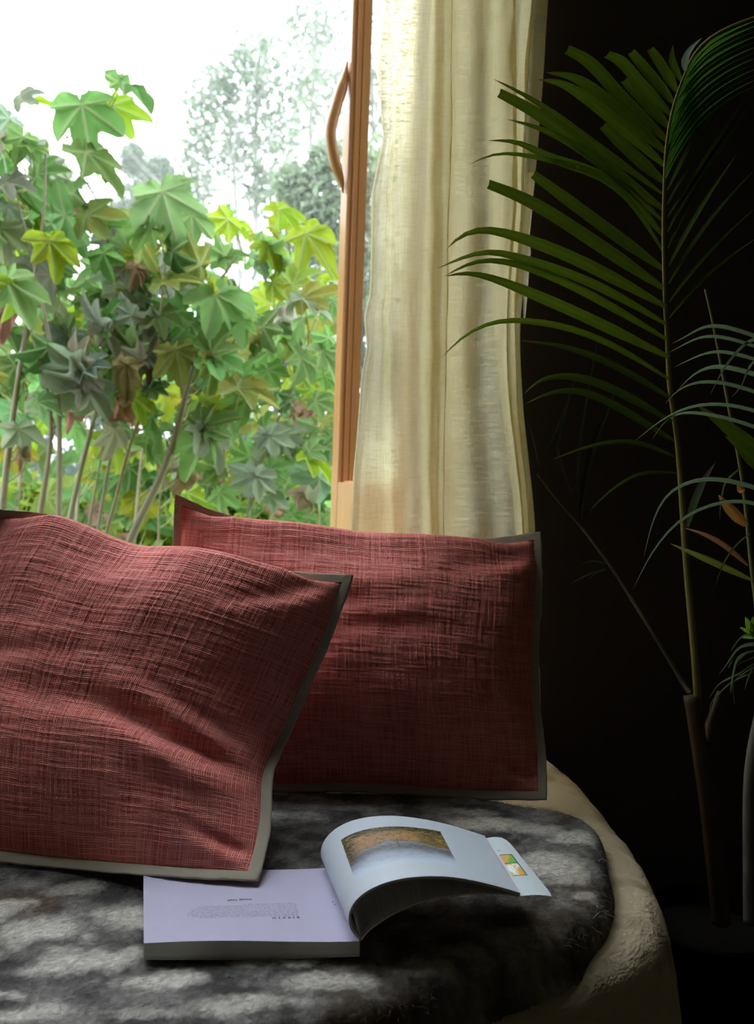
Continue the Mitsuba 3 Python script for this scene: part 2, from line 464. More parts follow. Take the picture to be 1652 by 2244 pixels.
scene['m_cushion'] = bump({'b': {'type': 'principled', 'base_color': mikit.proc(weave_col), 'roughness': 0.9, 'specular': 0.12, 'sheen': 1.0, 'sheen_tint': 0.6}}, weave_h, 0.0011, 2.5e-4)


def linen_h(p, n, uv):
    return noise(p.x * 900, p.y * 900, p.z * 900) + 0.7 * noise(uv.x * 1300, uv.y * 120)


scene['m_binding'] = bump(principled((0.38, 0.335, 0.255), 0.9, specular=0.1), linen_h, 0.0004)


def edge_curve(pts, n=60):
    """pts: (px, py, depth)"""
    return spline([P(*q) for q in pts], n)


def coons(top, right, bottom, left):
    n = len(top)
    tq = np.linspace(0, 1, n)
    fT, fB, fL, fR = (PchipInterpolator(tq, c) for c in (top, bottom, left, right))

    def S(s, t):
        s_, t_ = s[..., None], t[..., None]
        return ((1 - t_) * fT(s) + t_ * fB(s) + (1 - s_) * fL(t) + s_ * fR(t)
                - ((1 - s_) * (1 - t_) * top[0] + s_ * (1 - t_) * top[-1] + (1 - s_) * t_ * bottom[0] + s_ * t_ * bottom[-1]))
    return S


def cushion(key_label, top, right, bottom, left, T, Tb, size, ns, nt, creases, seed, qx=0.4, dents=()):
    S = coons(*(edge_curve(c) for c in (top, right, bottom, left)))
    key = holder('cushion')
    warp = lambda n: 0.35 * np.linspace(0, 1, n) + 0.65 * (1 - np.cos(math.pi * np.linspace(0, 1, n))) / 2
    c4 = S(np.array([0, 1, 0, 1.0]), np.array([0, 0, 1, 1.0]))
    nrm = unit(np.cross(c4[1] - c4[2], c4[0] - c4[3]))
    if nrm[1] > 0:
        nrm = -nrm

    def side(sg, ns, nt, Tk, detail):
        s, t = np.meshgrid(warp(ns), warp(nt))
        b = S(s, t)
        a, c = np.abs(2 * s - 1), np.abs(2 * t - 1)
        prof = np.clip(1 - a ** 2.1, 0, 1) ** 0.62 * np.clip(1 - c ** 2.0, 0, 1) ** np.where(t < 0.5, 0.5, 0.9)
        over = np.exp(-((t - 0.05) / 0.05) ** 2) * np.clip(t / 0.025, 0, 1) * np.clip(np.minimum(s, 1 - s) / 0.16, 0, 1) ** 1.5 if detail else 0 * t
        h = Tk * prof
        q = np.stack([s * size[0], t * size[1], s * 0 + seed], -1)
        if detail:
            soft = np.clip(prof * 2.2, 0, 1)
            h = h + soft * 0.010 * (meshkit.fbm(q * 9, 3, seed) - 0.5)
            for (s0, t0, s1, t1, wdt, dep) in creases:
                d = np.array([(s1 - s0) * size[0], (t1 - t0) * size[1]])
                L = np.linalg.norm(d)
                d = d / L
                rx, ry = (s - s0) * size[0], (t - t0) * size[1]
                al = rx * d[0] + ry * d[1]
                ac = -rx * d[1] + ry * d[0] + 0.006 * (meshkit.fbm(q * 25, 2, seed + 5) - 0.5)
                env = np.clip(al / (0.2 * L), 0, 1) * np.clip((L - al) / (0.6 * L), 0, 1)
                h = h - dep * env * (np.exp(-(ac / wdt) ** 2) - 0.55 * np.exp(-((ac + 1.9 * wdt) / (1.3 * wdt)) ** 2))
            for (s0, t0, ws, wt, dep) in dents:
                h = h - dep * np.exp(-((s - s0) / ws) ** 2 - ((t - t0) / wt) ** 2)
            # slubs: threads of uneven thickness, coarse puckers
            sl = 1.0 * meshkit.fbm(np.stack([q[..., 0] * 22, q[..., 1] * 300, q[..., 2]], -1), 2, seed + 1) + 0.9 * meshkit.fbm(np.stack([q[..., 0] * 330, q[..., 1] * 22, q[..., 2]], -1), 2, seed + 2) - 0.95
            rip = meshkit.fbm(np.stack([q[..., 0] * 16, q[..., 1] * 75, q[..., 2]], -1), 2, seed + 3) - 0.5
            h = h + soft * (0.0015 * sl + 0.0010 * rip)
        tdir = unit(c4[2] + c4[3] - c4[0] - c4[1])
        v = b + nrm * (sg * h)[..., None] - tdir * (0.020 * over)[..., None]
        uv = np.stack([s * size[0], t * size[1]], -1).reshape(-1, 2)
        fcs = grid_faces(nt, ns)
        if sg > 0:
            fcs = fcs[:, ::-1]
        return v.reshape(-1, 3), fcs, uv

    v1, f1, u1 = side(1, ns, nt, T, True)
    v2, f2, u2 = side(-1, 60, 50, Tb, False)
    obj('cover', (np.vstack([v1, v2]), np.vstack([f1, f2 + len(v1)])), 'm_cushion', key, smooth=True, uv=np.vstack([u1, u2]))
    # flat binding round the edge
    ew = 0.0122
    n = 120
    lin = np.linspace(0, 1, n, endpoint=False)
    loop = np.concatenate([np.stack([lin, lin * 0], 1), np.stack([lin * 0 + 1, lin], 1), np.stack([1 - lin, lin * 0 + 1], 1), np.stack([lin * 0, 1 - lin], 1)])
    out = np.concatenate([np.tile([0, -1.0], (n, 1)), np.tile([1.0, 0], (n, 1)), np.tile([0, 1.0], (n, 1)), np.tile([-1.0, 0], (n, 1))])
    for k in range(4):                                   # mitred, slightly rounded corners
        cidx = k * n
        o = out[cidx] + out[cidx - 1]
        out[cidx] = o * 0.92
    e_ = 1e-3
    s, t = loop[:, 0], loop[:, 1]
    base = S(s, t)
    cs, ct = np.clip(s, 0.02, 0.98), np.clip(t, 0.02, 0.98)
    Ss = (S(cs + e_, t) - S(cs - e_, t)) / (2 * e_)
    St = (S(s, ct + e_) - S(s, ct - e_)) / (2 * e_)
    Ss /= np.linalg.norm(Ss, axis=1, keepdims=True)
    St /= np.linalg.norm(St, axis=1, keepdims=True)
    od = out[:, :1] * Ss + out[:, 1:] * St
    wob = 1 + 0.25 * (meshkit.fbm(base * 40, 2, seed) - 0.5)
    prof = [(-0.10, 0.0032), (0.4, 0.0030), (0.85, 0.0028), (1.0, 0.0016), (1.04, 0), (1.0, -0.0016), (0.85, -0.0028), (0.4, -0.003), (-0.10, -0.0032)]
    rip = 0.0028 * (meshkit.fbm(base * 130, 2, seed + 4) - 0.5)
    rows = [base + od * (ew * wob * a)[:, None] + nrm * (h + rip * np.clip(a, 0, 1))[:, None] for a, h in prof]
    v = np.vstack(rows)
    uvb = np.vstack([np.column_stack([np.arange(len(base)) * 0.004, np.full(len(base), a * ew)]) for a, _ in prof])
    obj('binding', (v, grid_faces(len(prof), len(base), True)), 'm_binding', key, smooth=True, uv=uvb)
    tag(key, label=key_label, cat='cushion', group='pink woven cushions on the bench')
    return key


# the one in front, cut by the left edge of the picture
cushion('pink woven cushion with grey binding in front, its corner resting on the open book',
        top=[(-8, 1135, 1.22), (130, 1152, 1.25), (300, 1215, 1.25), (470, 1235, 1.235), (620, 1268, 1.225), (752, 1277, 1.21)],
        right=[(752, 1277, 1.21), (716, 1375, 1.19), (660, 1505, 1.16), (608, 1625, 1.12), (576, 1708, 1.055), (572, 1790, 1.0), (547, 1912, 0.922)],
        bottom=[(-225, 1840, 1.03), (0, 1868, 1.0), (250, 1893, 0.962), (330, 1899, .938), (420, 1906, 0.926), (547, 1912, 0.922)],
        left=[(-8, 1135, 1.22), (-70, 1370, 1.19), (-150, 1620, 1.12), (-225, 1840, 1.03)],
        T=0.115, Tb=0.06, size=(0.47, 0.43), ns=500, nt=440, seed=3,
        creases=[(1.0, 0.70, 0.42, 0.52, 0.016, 0.016), (1.0, 0.60, 0.5, 0.42, 0.012, 0.005), (0.2, 0.55, 0.9, 0.62, 0.02, 0.006), (1.0, 0.95, 0.8, 0.86, 0.008, 0.006), (0.97, 0.03, 0.7, 0.2, 0.012, 0.006), (0.0, 0.5, 0.5, 0.42, 0.012, 0.004)],
        dents=[(0.42, 0.04, 0.10, 0.10, 0.012)])
# the one behind, leaning against the curtain
cushion('pink woven cushion with grey binding behind, leaning on the curtain',
        top=[(398, 1105, 1.37), (500, 1145, 1.40), (650, 1165, 1.42), (800, 1185, 1.43), (950, 1190, 1.435), (1080, 1195, 1.43), (1170, 1182, 1.425)],
        right=[(1170, 1182, 1.425), (1172, 1300, 1.39), (1163, 1430, 1.35), (1168, 1560, 1.305), (1178, 1660, 1.26), (1180, 1736, 1.225)],
        bottom=[(410, 1705, 1.26), (600, 1718, 1.245), (800, 1718, 1.24), (1000, 1731, 1.23), (1180, 1736, 1.225)],
        left=[(398, 1105, 1.37), (392, 1300, 1.35), (395, 1500, 1.31), (410, 1705, 1.26)],
        T=0.11, Tb=0.055, size=(0.56, 0.43), ns=560, nt=430, seed=8,
        creases=[(1.0, 0.06, 0.72, 0.16, 0.014, 0.006), (0.3, 0.35, 0.7, 0.30, 0.02, 0.006), (1.0, 0.97, 0.85, 0.85, 0.01, 0.006), (0.45, 0.42, 0.8, 0.4, 0.014, 0.005)],
        dents=[(0.55, 0.03, 0.16, 0.12, 0.006)])

# ------------------------------------------------------------------ curtain
rows = [-800, -200, 0, 400, 750, 1160, 1560]
ctrl = {
    -800: [874, 886, 898, 1006, 962, 1122, 1040, 1188, 1146, 1252],
    -200: [850, 868, 884, 996, 948, 1126, 1052, 1172, 1138, 1212],
    0: [842, 862, 880, 993, 943, 1128, 1058, 1166, 1135, 1199],
    400: [818, 838, 857, 987, 934, 1133, 1068, 1150, 1131, 1170],
    750: [797, 815, 848, 980, 924, 1112, 1083, 1128, 1115, 1137],
    1160: [769, 790, 853, 975, 928, 1150, 1128, 1161, 1145, 1174],
    1560: [758, 785, 855, 975, 925, 1160, 1140, 1170, 1155, 1184]}
cdep = [1.545, 1.535, 1.505, 1.505, 1.550, 1.555, 1.600, 1.580, 1.615, 1.600]
NU, NV = 220, 190
ku = np.array([0, 0.05, 0.12, 0.34, 0.43, 0.68, 0.76, 0.87, 0.92, 1.0])
uu = np.linspace(0, 1, NU)
pxr = np.array([PchipInterpolator(ku, ctrl[r])(uu) for r in rows])           # rows x NU
# soft inner waves on the broad faces
dpr = PchipInterpolator(ku, cdep)(uu) + 0.004 * np.sin(uu * 60) + 0.003 * np.sin(uu * 103 + 1)
pyv = np.linspace(-800, 1560, NV)
pxv = PchipInterpolator(rows, pxr, axis=0)(pyv)
nz = meshkit.fbm(np.stack([np.broadcast_to(uu * 9, (NV, NU)), np.broadcast_to(pyv[:, None] / 260, (NV, NU)), np.zeros((NV, NU))], -1), 3, 12) - 0.5
edge = np.exp(-(uu / 0.10))[None, :]
wave = (np.interp(pyv, [-200, 0, 150, 250, 300, 420, 560, 640, 700, 760, 820, 1000, 1160, 1560], [0, 0, -6, 4, 12, -4, 2, 4, -5, 3, -3, 0, 0, 0]))[:, None]
pxv = pxv + nz * 9 + wave * edge * 1.2
dv = dpr[None, :] + nz * 0.02
cv = np.array([[P(pxv[i, j], pyv[i], dv[i, j]) for j in range(NU)] for i in range(NV)])
cuv = np.stack([np.broadcast_to(uu * 0.75, (NV, NU)), np.broadcast_to(pyv[:, None] * 0.0008, (NV, NU))], -1).reshape(-1, 2)


def cloth_w(uv):
    h = fbm(uv.x * 60, uv.y * 900, 2.0, 2)
    v = fbm(uv.x * 1100, uv.y * 30, 5.0, 2)
    return h, v


def curtain_col(p, n, uv):
    h, v = cloth_w(uv)
    k = smoothstep(0.42, 0.75, h) * 0.5 + smoothstep(0.42, 0.75, v) * 0.5
    c = mix((0.88, 0.81, 0.57), (0.78, 0.68, 0.385), k)
    hem = smoothstep(0.033, 0.030, uv.x) * 0.15
    return c * (1 - hem)


def curtain_tr(p, n, uv):
    h, v = cloth_w(uv)
    return 0.48 - 0.30 * smoothstep(0.4, 0.75, h)


scene['m_curtain'] = thin(mikit.proc(curtain_col), 1.05, 0.30, strans=mikit.proc(curtain_tr), eta=1.25)
cur = obj('curtain', (cv.reshape(-1, 3), grid_faces(NV, NU)), 'm_curtain', smooth=True, uv=cuv)
tag(cur, label='sheer cream cotton curtain hanging in folds beside the open window', cat='curtain')
rod = spline([P(860, -806, 1.52), P(1270, -800, 1.52)], 6)
rk = holder('curtain_rod')
obj('rod', tube(np.array([rod[0] + [-1.55, 0, 0], rod[0], rod[-1]]), 0.009, 14), 'm_wood', rk, smooth=50)
for q in (rod[0] + [-1.5, 0, 0], rod[-1] - [0.03, 0, 0]):
    obj('bracket', box(q[0] - 0.008, q[0] + 0.008, q[1], YI, q[2] - 0.008, q[2] + 0.008), 'm_wood', rk)
tag(rk, label='wooden rod above the window that carries the curtain', cat='curtain rod')
# the tail that hangs out at the far side
tl = np.array([[P(x, y, d) for x, d in ((a, 1.625), ((a + b) / 2, 1.62), (b, 1.63))] for a, b, y in ((1150, 1172, 380), (1148, 1166, 460), (1146, 1160, 520), (1145, 1163, 552), (1144, 1160, 580), (1146, 1156, 640), (1147, 1150, 705))])
obj('tail', (tl.reshape(-1, 3), grid_faces(7, 3)), 'm_curtain', cur, smooth=True, uv=tl.reshape(-1, 3)[:, [0, 2]])

# ------------------------------------------------------------------ open book
scene['m_paper'] = principled((0.74, 0.75, 0.76), 0.55, specular=0.3)
scene['m_lilac'] = principled((0.47, 0.435, 0.57), 0.6, specular=0.2)
scene['m_ink'] = principled((0.05, 0.045, 0.07), 0.7)


def edges_col(p, n, uv):
    return mix((0.50, 0.49, 0.46), (0.74, 0.72, 0.68), noise(p.z * 2600, p.x * 3, p.y * 3))


scene['m_page_edges'] = principled(mikit.proc(edges_col), 0.85, specular=0.1)
book = holder('book')
tag(book, label='open softcover book with lilac left page and curled right pages on the wool mat', cat='book')
ZP = 0.4745
FL, FR, BR = PZ(315, 2067, ZP), PZ(789, 2060, ZP), PZ(716, 1902, ZP)
BL = FL + (BR - FR)


def bil(a, b):
    """point on the left page: a from the outer edge to the gutter, b from the front to the back"""
    a, b = np.asarray(a, float)[..., None], np.asarray(b, float)[..., None]
    p = (FL * (1 - a) + FR * a) * (1 - b) + (BL * (1 - a) + BR * a) * b
    p = p + np.array([0, 0, 1.0]) * (0.0014 * np.sin(a * 5.2 + b) + 0.0030 * np.exp(-((1 - a) / 0.05) ** 2) * 0)
    return p


na, nb = 40, 20
A, B = np.meshgrid(np.linspace(0, 1, na), np.linspace(0, 1, nb))
top = bil(A, B)
obj('page', (np.vstack([top.reshape(-1, 3), (top - [0, 0, 0.0002]).reshape(-1, 3)]), np.vstack([grid_faces(nb, na), grid_faces(nb, na)[:, ::-1] + na * nb])), 'm_lilac', book, smooth=False)
ring = np.concatenate([np.stack([np.linspace(0, 1, 40), np.zeros(40)], 1), np.stack([np.ones(12), np.linspace(0, 1, 12)], 1)[1:], np.stack([np.linspace(1, 0, 40), np.ones(40)], 1)[1:], np.stack([np.zeros(12), np.linspace(1, 0, 12)], 1)[1:-1]])
rt = bil(ring[:, 0] * 0.998 + 0.001, ring[:, 1] * 0.998 + 0.001) - [0, 0, 0.0003]
rb = rt.copy()
rb[:, 2] = ZP - 0.0145 - 0.0015 * np.sin(ring[:, 0] * 3)
nr = len(rt)
ctr = rb.mean(0)
obj('page_block', (np.vstack([rb, rt, [ctr]]), np.vstack([grid_faces(2, nr, True), np.stack([(np.arange(nr) + 1) % nr, np.arange(nr), np.full(nr, 2 * nr)], 1)])), 'm_page_edges', book)
# cover under the left block
rc = np.vstack([rb + [0, 0, -0.0004], rb + [0, 0, -0.0016]])
obj('back_cover', (np.vstack([rc, [ctr - [0, 0, .0004]], [ctr - [0, 0, .0016]]]), np.vstack([grid_faces(2, nr, True)[:, ::-1], np.stack([np.arange(nr), (np.arange(nr) + 1) % nr, np.full(nr, 2 * nr)], 1), np.stack([(np.arange(nr) + 1) % nr + nr, np.arange(nr) + nr, np.full(nr, 2 * nr + 1)], 1)])), 'm_paper', book)


def img_ab(px, py):
    """the page coordinates that show at this place of the photograph"""
    q = PZ(px, py, ZP)
    ex, ey = FR - FL, BL - FL
    s = np.linalg.solve(np.array([ex[:2], ey[:2]]).T, (q - FL)[:2])
    return s


# print on the left page: reads from the far side (upside down from here)
def lettering(text, px_start, px_end, name, bold=False, h_scale=1.0, spread=None):
    a0, b0 = img_ab(*px_start)
    a1, b1 = img_ab(*px_end)
    m = meshkit.text_mesh(text, 1.0, 0.1, bold) if spread is None else None
    if spread is not None:
        ms, x = [], 0.0
        for ch in text:
            q = meshkit.text_mesh(ch, 1.0, 0.1, bold)
            wch = q.bounds[1][0] - q.bounds[0][0]
            q.apply_translation((x - q.bounds[0][0], 0, 0))
            ms.append(q)
            x += wch + spread
        m = cat(ms)
    v = m.vertices.copy()
    v[:, 0] = (v[:, 0] - v[:, 0].min()) / np.ptp(v[:, 0])
    page_w, page_d = np.linalg.norm(FR - FL), np.linalg.norm(BL - FL)
    wd = abs(a1 - a0) * page_w
    hgt = h_scale
    a = a0 + (a1 - a0) * v[:, 0]
    b = b0 + (b1 - b0) * v[:, 0] - v[:, 1] * hgt / page_d
    q = bil(a, b)
    q[:, 2] += 0.00012 + 0.0001 * (v[:, 2] > 0.05)
    m.vertices = q
    f_ = m.faces[:, ::-1] if np.dot(np.cross(*(m.vertices[m.faces[0][1:]] - m.vertices[m.faces[0][0]])), [0, 0, 1]) < 0 else m.faces
    obj(name, trimesh.Trimesh(q, f_, process=False), 'm_ink', book)


lettering('SIKKIM', (656, 2006), (596, 2009), 'heading', True, 0.0032, 0.6)
lettering('Monga Yoshi', (551, 1969), (498, 1973), 'heading', True, 0.0030)
tq = []
lines = [(1976, 648, 532), (1979.5, 650, 430), (1983.5, 650, 417), (1987.5, 650, 420), (1991.5, 652, 411), (1995, 653, 411), (1998.5, 654, 420), (2002, 655, 436)]
r2 = random.Random(4)
page_d = np.linalg.norm(BL - FL)
for py, x0, x1 in lines:
    x = x0
    while x > x1 + 3:
        wl_ = min(r2.uniform(4, 16), x - x1)
        sl = lambda q: py + (x0 - q) * 0.052
        n_ = max(2, int(wl_ / 1.6))
        for k in range(n_):                      # strokes of letters too small to read
            xa, xb = x - wl_ * k / n_, x - wl_ * (k + 0.55) / n_
            a0, b0 = img_ab(xa, sl(xa))
            a1, b1 = img_ab(xb, sl(xb))
            hh = r2.uniform(0.0010, 0.0016) / page_d
            q = bil([a0, a1, a1, a0], [b0, b1, b1 - hh, b0 - hh]) + [0, 0, 0.00013]
            tq.append(q)
        x -= wl_ + 2.6
tv = np.vstack(tq)
tf = (np.arange(len(tq))[:, None, None] * 4 + np.array([[0, 1, 2], [0, 2, 3]])[None]).reshape(-1, 3)
tag(obj('paragraph', (tv, tf), 'm_ink', book), label='small printed paragraph, upside down', kind='stuff')
nm = []
for (x0, y0, w0) in ((728, 1975, 4), (732, 1981, 4)):
    a0, b0 = img_ab(x0, y0)
    nm.append(bil([a0, a0 + .008, a0 + .008, a0], [b0, b0, b0 + .01, b0 + .01]) + [0, 0, .00013])
obj('page_number', (np.vstack(nm), np.array([[0, 1, 2], [0, 2, 3], [4, 5, 6], [4, 6, 7]])), 'm_ink', book)

# curled right-hand pages
fslope = (FR[1] - FL[1]) / (FR[0] - FL[0])


def prof3(pxs, y0, x0, n=70):
    pts_ = []
    for px, py in pxs:
        y = y0
        for _ in range(3):
            q = P(px, py, y)
            y = y0 + fslope * (q[0] - x0)
        pts_.append(P(px, py, y))
    return spline(pts_, n)


NA, NB = 70, 24
fr_ = prof3([(788, 2059), (771, 2040), (764, 2015), (768, 1993), (784, 1969), (815, 1947), (865, 1929), (925, 1921), (985, 1922), (1060, 1935), (1140, 1957)], FR[1], FR[0], NA)
bk_ = prof3([(717, 1901), (706, 1885), (703, 1866), (708, 1848), (726, 1824), (760, 1803), (800, 1792), (845, 1788), (905, 1792), (985, 1808), (1062, 1832)], BR[1], BR[0], NA)
b_ = np.linspace(0, 1, NB)[:, None, None]
sheet = fr_[None] * (1 - b_) + bk_[None] * b_                      # NB x NA x 3
ta = np.gradient(sheet, axis=1)
tb = np.gradient(sheet, axis=0)
nn = np.cross(ta, tb)
nn /= np.linalg.norm(nn, axis=-1, keepdims=True)
auv = np.stack(np.meshgrid(np.linspace(0, 1, NA), np.linspace(0, 1, NB)), -1).reshape(-1, 2)


def page_print(p, n, uv):
    a, b = uv.x, uv.y
    paper = mi.Color3f(0.51, 0.56, 0.605)
    s = (a - 0.235) / (0.735 - 0.235)
    t = (b - 0.19) / (0.80 - 0.19)                       # 0 near edge (top of the print), 1 far edge
    inside = dr.select((s > 0) & (s < 1) & (t > 0) & (t < 1), 1.0, 0.0)
    n1 = fbm(s * 7, t * 5, 1.0, 4)
    n2 = fbm(s * 30, t * 60, 4.0, 3)
    n3 = fbm(s * 34 + t * 26, t * 95 - s * 20, 8.0, 3)
    water = mix((0.26, 0.31, 0.38), (0.40, 0.46, 0.54), n2)
    water = mix(water, (0.55, 0.62, 0.70), smoothstep(0.28, 0.03, t) * 0.8)
    sand = mix((0.24, 0.125, 0.045), (0.46, 0.28, 0.115), n1 * 0.7 + n2 * 0.4)
    sand = mix(sand, (0.05, 0.032, 0.015), smoothstep(0.56, 0.74, n3) * 0.85)
    grass = mix((0.045, 0.038, 0.016), (0.34, 0.24, 0.075), smoothstep(0.45, 0.72, n3))
    bank_y = 0.56 + 0.12 * (n1 - 0.5) - 0.5 * dr.square(s - 0.45)
    c = mix(water, sand, smoothstep(-0.01, 0.02, t - bank_y))
    shade = smoothstep(0.20, 0.0, dr.abs(t - bank_y + 0.09)) * (0.35 + 0.75 * n2)
    c = mix(c, (0.06, 0.052, 0.036), dr.clip(shade, 0, 0.85))
    c = mix(c, grass, smoothstep(0.66, 0.8, s + (n2 - 0.5) * 0.2) * smoothstep(0.40, 0.55, t + (n2 - .5) * 0.2) * 0.8)
    c = mix(c, grass * 0.6, smoothstep(0.84, 0.93, t + (n2 - 0.5) * 0.12))
    c = mix(c, grass * 0.7, smoothstep(0.16, 0.04, s + (n2 - .5) * 0.15) * smoothstep(0.25, 0.5, t))
    post = dr.select((dr.abs(s - 0.50 - 0.02 * t) < 0.008) & (t > 0.44) & (t < 0.68), 0.7, 0.0)
    c = mix(c, (0.12, 0.08, 0.05), post)
    strip = dr.select(a > 0.985, 0.5, 0.0)
    return mix(mix(paper, c, inside), (0.60, 0.48, 0.56), strip)


scene['m_print'] = principled(mikit.proc(page_print), 0.4, specular=0.3)


def shell(pt, pb):
    """closed strip between two NB x NA grids"""
    k = pt.shape[0] * pt.shape[1]
    nb_, na_ = pt.shape[:2]
    v = np.vstack([pt.reshape(-1, 3), pb.reshape(-1, 3)])
    f_ = [grid_faces(nb_, na_), grid_faces(nb_, na_)[:, ::-1] + k]
    idx = np.arange(k).reshape(nb_, na_)
    loop = np.concatenate([idx[0], idx[1:, -1], idx[-1, ::-1][1:], idx[::-1, 0][1:-1]])
    nx_ = np.roll(loop, -1)
    f_ += [np.stack([loop, loop + k, nx_ + k], 1), np.stack([loop, nx_ + k, nx_], 1)]
    return v, np.vstack(f_)


taper = np.linspace(1, 1, NA)[None, :, None]
obj('page', (sheet.reshape(-1, 3) + nn.reshape(-1, 3) * 0.0002, grid_faces(NB, NA)), 'm_print', book, smooth=True, uv=auv)
obj('curled_page_block', shell(sheet, sheet - nn * 0.0026 * np.linspace(0.75, 1.0, NA)[None, :, None]), 'm_page_edges', book, smooth=35)
lo = prof3([(790, 2060), (797, 2050), (822, 2027), (862, 2002), (905, 1982), (960, 1967), (1020, 1959), (1080, 1957), (1138, 1962)], FR[1], FR[0], NA)
low = lo[None] + (bk_[-1] - fr_[-1])[None, None] * b_ * 0.6 + ((BR - FR)[None, None] * b_ * 0.4)
ln = np.cross(np.gradient(low, axis=1), np.gradient(low, axis=0))
ln /= np.linalg.norm(ln, axis=-1, keepdims=True)
obj('front_cover', shell(low, low - ln * 0.0012), 'm_page_edges', book, smooth=35)
# folded flap beyond the page edge, with a small painting
q00, q10, q11, q01 = fr_[-1] - [0, 0, .003], P(1212, 1967, FR[1] + 0.005), P(1108, 1838, BR[1] + 0.005), bk_[-1] - [0, 0, .003]
fa_, fb_ = np.meshgrid(np.linspace(-0.15, 1, 14), np.linspace(0, 1, 20))
cornr = 1 - 0.16 * np.clip((fb_ - 0.86) / 0.14, 0, 1) ** 2 - 0.05 * np.clip((0.06 - fb_) / 0.06, 0, 1) ** 2
fa2 = np.where(fa_ > 0, fa_ * cornr, fa_)
fp = ((q00 * (1 - fa2[..., None]) + q10 * fa2[..., None]) * (1 - fb_[..., None]) + (q01 * (1 - fa2[..., None]) + q11 * fa2[..., None]) * fb_[..., None])
fp[..., 2] += 0.002 * np.sin(fa_ * 2.5)


def flap_print(p, n, uv):
    a, b = uv.x, uv.y
    paper = mi.Color3f(0.51, 0.575, 0.585)
    s = (a - 0.16) / 0.52
    t = (b - 0.30) / 0.37
    ins_ = dr.select((s > 0) & (s < 1) & (t > 0) & (t < 1), 1.0, 0.0)
    bor = dr.select((s > 0.91) | (t < 0.03) | (t > 0.97) | ((dr.abs(t - 0.57) < 0.02)), 1.0, 0.0)
    n1 = fbm(s * 5, t * 9, 2.0, 3)
    n2 = fbm(s * 18, t * 30, 5.0, 2)
    up = mix((0.62, 0.35, 0.08), (0.18, 0.42, 0.05), smoothstep(0.35, 0.65, s * 0.8 + n1 * 0.5 - (t - 0.6)))
    dn = mix((0.72, 0.72, 0.66), (0.80, 0.38, 0.06), smoothstep(0.45, 0.6, n1))
    dn = mix(dn, (0.30, 0.48, 0.12), smoothstep(0.6, 0.72, n2) * 0.7)
    circ = dr.sqrt(dr.square((s - 0.22) * 1.0) + dr.square((t - 0.32) * 1.3))
    dn = mix(dn, (0.78, 0.80, 0.78), smoothstep(0.26, 0.22, circ))
    c = dr.select(t > 0.57, up, dn)
    c = mix(c, (0.05, 0.13, 0.12), bor)
    cap = dr.select((a > 0.17) & (a < 0.36) & (b > 0.735) & (b < 0.755) & (noise(a * 130, 1.0) > 0.4), 0.8, 0.0)
    return mix(mix(paper, c, ins_), (0.05, 0.06, 0.07), cap)


scene['m_flap'] = principled(mikit.proc(flap_print), 0.4, specular=0.4)
fuv = np.stack([fa_, fb_], -1).reshape(-1, 2)
tag(obj('flap', (fp.reshape(-1, 3), grid_faces(20, 14)), 'm_flap', book, smooth=True, uv=fuv), label='folded flap with a small orange and green painting')

# ------------------------------------------------------------------ palms
def ribbon(path, width, face, fold=0.25, tip=True, n=18, root_w=0.35):
    """a leaflet along path (world points): width in metres, face 1 = broadside to the room, 0 = edge on"""
    c = spline(path, n)
    t = np.linspace(0, 1, n)
    tan = np.gradient(c, axis=0)
    tan /= np.linalg.norm(tan, axis=1, keepdims=True)
    view = FWD
    flat = np.cross(tan, view)
    flat /= np.linalg.norm(flat, axis=1, keepdims=True) + 1e-9
    deep = np.cross(flat, tan)
    a = math.asin(np.clip(face, -1, 1))
    wv = flat * math.sin(a) + deep * math.cos(a)
    nv = np.cross(tan, wv)
    if tip:
        w = width * np.minimum(root_w + (1 - root_w) * np.clip(t / 0.25, 0, 1) ** 0.8, np.clip((1 - t) / 0.45, 0.0, 1) ** 0.75 + 0.02)
    else:
        w = width * np.minimum(root_w + (1 - root_w) * np.clip(t / 0.25, 0, 1) ** 0.8, 0.75 + 0.25 * np.clip((1 - t) / 0.3, 0, 1))
    w = w[:, None] / 2
    v = np.stack([c - wv * w, c - wv * w * 0.5 + nv * w * fold * 0.5, c + nv * w * fold, c + wv * w * 0.5 + nv * w * fold * 0.5, c + wv * w], 1)
    v = np.stack([c - wv * w + nv * w * fold, c - wv * w * 0.5 + nv * w * fold * 0.5, c, c + wv * w * 0.5 + nv * w * fold * 0.5, c + wv * w + nv * w * fold], 1)
    return v.reshape(-1, 3), grid_faces(n, 5), t


def leaf_colour(t, base, tipc=None, mid=0.25):
    c = np.array(base)[None] * np.ones((len(t), 1))
    if tipc is not None:
        k = np.clip((t - 0.88) / 0.12, 0, 1)[:, None]
        c = c * (1 - k) + np.array(tipc) * k
    c5 = np.repeat(c[:, None], 5, 1)
    c5[:, 2] *= 1 + mid
    return np.clip(c5.reshape(-1, 3), 0, 1)


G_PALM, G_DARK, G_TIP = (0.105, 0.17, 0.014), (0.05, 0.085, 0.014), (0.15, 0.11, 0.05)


def c5(cx, cy):
    return 950 + cx / 2.353, cy / 2.353


def c6(cx, cy):
    return 1120 + cx / 3.105, 640 + cy / 3.105


def c7(cx, cy):
    return 1180 + cx / 3.5, 1250 + cy / 3.5


def path3(pxs, d0, d1, conv):
    n = len(pxs)
    return [P(*conv(*q), d0 + (d1 - d0) * k / (n - 1)) for k, q in enumerate(pxs)]


